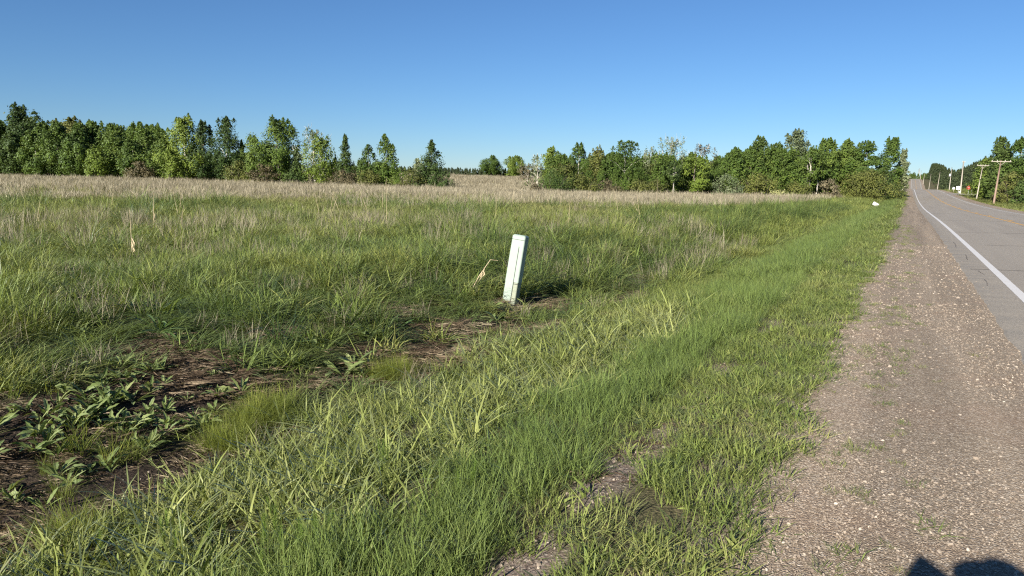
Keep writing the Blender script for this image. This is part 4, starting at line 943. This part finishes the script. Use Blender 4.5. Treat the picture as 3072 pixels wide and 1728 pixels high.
mailbox(-3.6, 182, 'white mailbox left of the road past the wide shrub', 1.3)

# ------------------------------------------------------------------ utility poles, signs at the junction
def pole(x, y, ztop, lean, label, arm=0, mat='pole_wood', transformer=False, base_box=False, r=.15):
    z = float(terrain(x, y, False)); h = ztop - z; root = empty('utility_pole', (x, y, z)); mb = MB()
    mb.tube([(0, 0, -.4), (lean * h * .5, 0, h * .5), (lean * h, 0, h)], [r * 1.0, r * .85, r * .65], 10); mb.build('shaft', M[mat], root, True)
    if arm:
        mb = MB(); c = Vector((lean * h * .97, -.12, h * .965)); mb.box(c, (arm, .11, .14)); xarm = mb.build('crossarm', M['pole_wood'], root)
        mb = MB()
        for q in (-1, 1): mb.tube([c + Vector((q * arm * .22, 0, -.05)), Vector((lean * h * .88, -.1, h * .88))], [.035, .035], 4)
        mb.build('brace', M['pole_wood'], root)
        for q in (-.46, -.2, .2, .46):
            mb = MB(); a = c + Vector((q * arm, 0, .07)); mb.tube([a, a + Vector((0, 0, .1)), a + Vector((0, 0, .2))], [.03, .055, .03], 6); mb.build('insulator', M['insulator'], xarm)
    if transformer:
        mb = MB(); a = Vector((lean * h * .7 - .45, -.2, h * .62)); mb.tube([a, a + Vector((0, 0, .1)), a + Vector((0, 0, .85)), a + Vector((0, 0, .95))], [.2, .32, .32, .2], 12); mb.build('transformer', M['transformer_grey'], root)
    if base_box:
        mb = MB(); mb.box((-.35, -.15, .5), (.5, .4, .7)); mb.build('meter_box', M['sign_white'], root)
    return tag(root, label, 'utility pole', 'utility poles along the right of the road')
pole(85.5, 129.3, 7.05, .06, 'nearest utility pole, dark reddish lower shaft, wide crossarm', 3.5, 'pole_wood_red', r=.17)
pole(103.5, 162.5, 7.4, .085, 'leaning utility pole with a thin crossarm, second nearest', 2.7, r=.13)
pole(132.5, 215.8, 10.2, .0, 'tall pale utility pole with a white box at its foot', .9, base_box=True, r=.2)
pole(160.7, 268.6, 9.9, .02, 'slender pole carrying a round transformer', 0, transformer=True, r=.14)
for (s, t, ht, ln, lab) in [(12.4, 418, 10.4, .06, 'leaning bare pole just past the road crest'), (12.0, 577, 12.4, .05, 'second bare pole past the road crest'), (11.0, 758, 16.2, .05, 'third bare pole past the road crest'), (10.9, 983, 23.8, .03, 'bare pole low on the far hill'), (12.0, 1280, 34, .02, 'pole half-way up the far hill road'), (14.0, 1650, 41, .02, 'small pole near the top of the far hill')]:
    x, y = xy(s, t); pole(x, y, ht, ln, lab, 0, r=.16 * max(1, t / 600))
def text_mesh(txt, size, mat, parent, name, loc, rot):
    cu = bpy.data.curves.new(name, 'FONT'); cu.body = txt; cu.size = size; cu.align_x = 'CENTER'; cu.align_y = 'CENTER'; cu.extrude = .003
    o = bpy.data.objects.new(name + '_tmp', cu); COL.objects.link(o); bpy.context.view_layer.update()
    me = bpy.data.meshes.new_from_object(o.evaluated_get(bpy.context.evaluated_depsgraph_get())); bpy.data.objects.remove(o)
    q = bpy.data.objects.new(name, me); COL.objects.link(q); me.materials.append(M[mat]); q.parent = parent; q.location = loc; q.rotation_euler = rot; return q
def px_at(s_px, d):     # azimuth (from the camera, tangent) and depth to a place on the land
    return s_px * d, d
def sign_post(x, y, face, name, label, plate, rz=0):
    z = float(terrain(x, y, False)); r = empty(name, (x, y, z), rz); mb = MB(); mb.box((0, .05, 1.1), (.09, .06, 2.5)); mb.build('post', M['galvanised'], r); plate(r); return tag(r, label, 'sign')
def stop_plate(r):
    mb = MB(); a = [R(22.5 + 45 * k) for k in range(8)]; rr = .55; V = [(rr * math.cos(q), 0, 2.15 + rr * math.sin(q)) for q in a] + [(rr * math.cos(q), .02, 2.15 + rr * math.sin(q)) for q in a]
    mb.add(V, [tuple(range(8)), tuple(range(8, 16))[::-1]] + [(k, (k+1) % 8, 8 + (k+1) % 8, 8 + k) for k in range(8)]); mb.build('plate', M['sign_red'], r)
    text_mesh('STOP', .40, 'sign_white', r, 'lettering', (0, -.004, 2.15), (R(90), 0, 0))
def white_plate(r):
    mb = MB(); mb.box((0, 0, 1.7), (1.2, .05, 1.0)); mb.build('plate', M['sign_white'], r)
    mb = MB(); mb.box((0, -.03, 1.78), (.5, .01, .12)); mb.box((0, -.03, 1.55), (.4, .01, .1)); mb.build('print', M['sign_back'], r)
def blade_plate(r):
    mb = MB(); mb.box((.45, 0, 2.35), (1.5, .03, .24)); mb.build('plate', M['sign_white'], r)
def junction(t, s): return xy(s, t)
x, y = junction(241.0, 14.8); sign_post(x, y, 0, 'stop_sign', 'red octagonal stop sign at the side road on the right', stop_plate, R(-20))
x, y = junction(246.5, 15.9); sign_post(x, y, 0, 'street_name_sign', 'narrow pale street-name sign just right of the stop sign', blade_plate, R(-15))
x, y = junction(262.0, 13.4); sign_post(x, y, 0, 'white_sign', 'white rectangular sign board left of the stop sign beyond the tall pale pole', white_plate, R(-25))
mailbox(12.6, 272, 'small white mailbox left of the white rectangular sign board', 1.5)

# ------------------------------------------------------------------ the photographer, just behind the viewpoint
def person(x, y):
    J = {'pel': (0, 0, .98), 'chest': (0, .0, 1.36), 'neck': (0, .02, 1.56), 'headb': (0, .05, 1.64), 'headt': (0, .06, 1.75),
         'shl': (-.19, 0, 1.47), 'ell': (-.30, .17, 1.40), 'wrl': (-.19, .36, 1.55), 'shr': (.19, 0, 1.47), 'elr': (.10, .2, 1.42), 'wrr': (-.08, .36, 1.555),
         'hpl': (-.1, 0, .92), 'knl': (-.12, .03, .50), 'anl': (-.13, 0, .09), 'tol': (-.15, .17, .04), 'hpr': (.1, 0, .92), 'knr': (.12, .03, .50), 'anr': (.13, 0, .09), 'tor': (.15, .17, .04)}
    Rr = dict(pel=.15, chest=.165, neck=.06, headb=.095, headt=.085, shl=.075, ell=.07, wrl=.055, shr=.075, elr=.075, wrr=.055, hpl=.095, knl=.065, anl=.045, tol=.04, hpr=.095, knr=.065, anr=.045, tor=.04)
    E_ = [('pel', 'chest'), ('chest', 'neck'), ('neck', 'headb'), ('headb', 'headt'), ('chest', 'shl'), ('shl', 'ell'), ('ell', 'wrl'), ('chest', 'shr'), ('shr', 'elr'), ('elr', 'wrr'),
          ('pel', 'hpl'), ('hpl', 'knl'), ('knl', 'anl'), ('anl', 'tol'), ('pel', 'hpr'), ('hpr', 'knr'), ('knr', 'anr'), ('anr', 'tor')]
    # fingers of both hands, closing towards the phone
    for sd, wr, dx in (('l', 'wrl', 1), ('r', 'wrr', -1)):
        w_ = Vector(J[wr])
        J['pm' + sd] = tuple(w_ + Vector((dx * .01, .045, .05))); Rr['pm' + sd] = .045; E_.append((wr, 'pm' + sd))
        for k in range(5):
            b = Vector(J['pm' + sd]); off = Vector((dx * .01, .012, .025 - .016 * k)) if k < 4 else Vector((dx * .012, -.02, -.01))
            J[f'f{sd}{k}a'] = tuple(b + off + Vector((dx * .025, .01, .005))); J[f'f{sd}{k}b'] = tuple(b + off + Vector((dx * (.052 - .004 * k), -.005, .012)))
            Rr[f'f{sd}{k}a'] = .010; Rr[f'f{sd}{k}b'] = .008; E_ += [('pm' + sd, f'f{sd}{k}a'), (f'f{sd}{k}a', f'f{sd}{k}b')]
    names = list(J); me = bpy.data.meshes.new('person'); me.from_pydata([J[n] for n in names], [(names.index(a), names.index(b)) for a, b in E_], [])
    me.materials.append(M['jacket']); o = bpy.data.objects.new('person', me); COL.objects.link(o); o.location = (x, y, float(zroad(0)))
    sk = o.modifiers.new('skin', 'SKIN'); sk.use_smooth_shade = True
    for i, n in enumerate(names): me.skin_vertices[0].data[i].radius = (Rr[n], Rr[n]); me.skin_vertices[0].data[i].use_root = (n == 'pel')
    sb = o.modifiers.new('sub', 'SUBSURF'); sb.levels = 1; sb.render_levels = 1
    tag(o, 'person in a dark jacket with raised hands, seen only as the shadow at bottom right', 'person')
    mb = MB(); mb.tube([(0, .05, 1.70), (0, .05, 1.76), (0, .05, 1.80)], [.11, .105, .07], 14); mb.tube([(0, .05, 1.715), (0, .05, 1.725)], [.19, .19], 20); mb.build('shadow_hat', M['cap'], o)  # unseen wide-brimmed hat, added so the head's shadow falls broad and flat
person(.11, -.46)
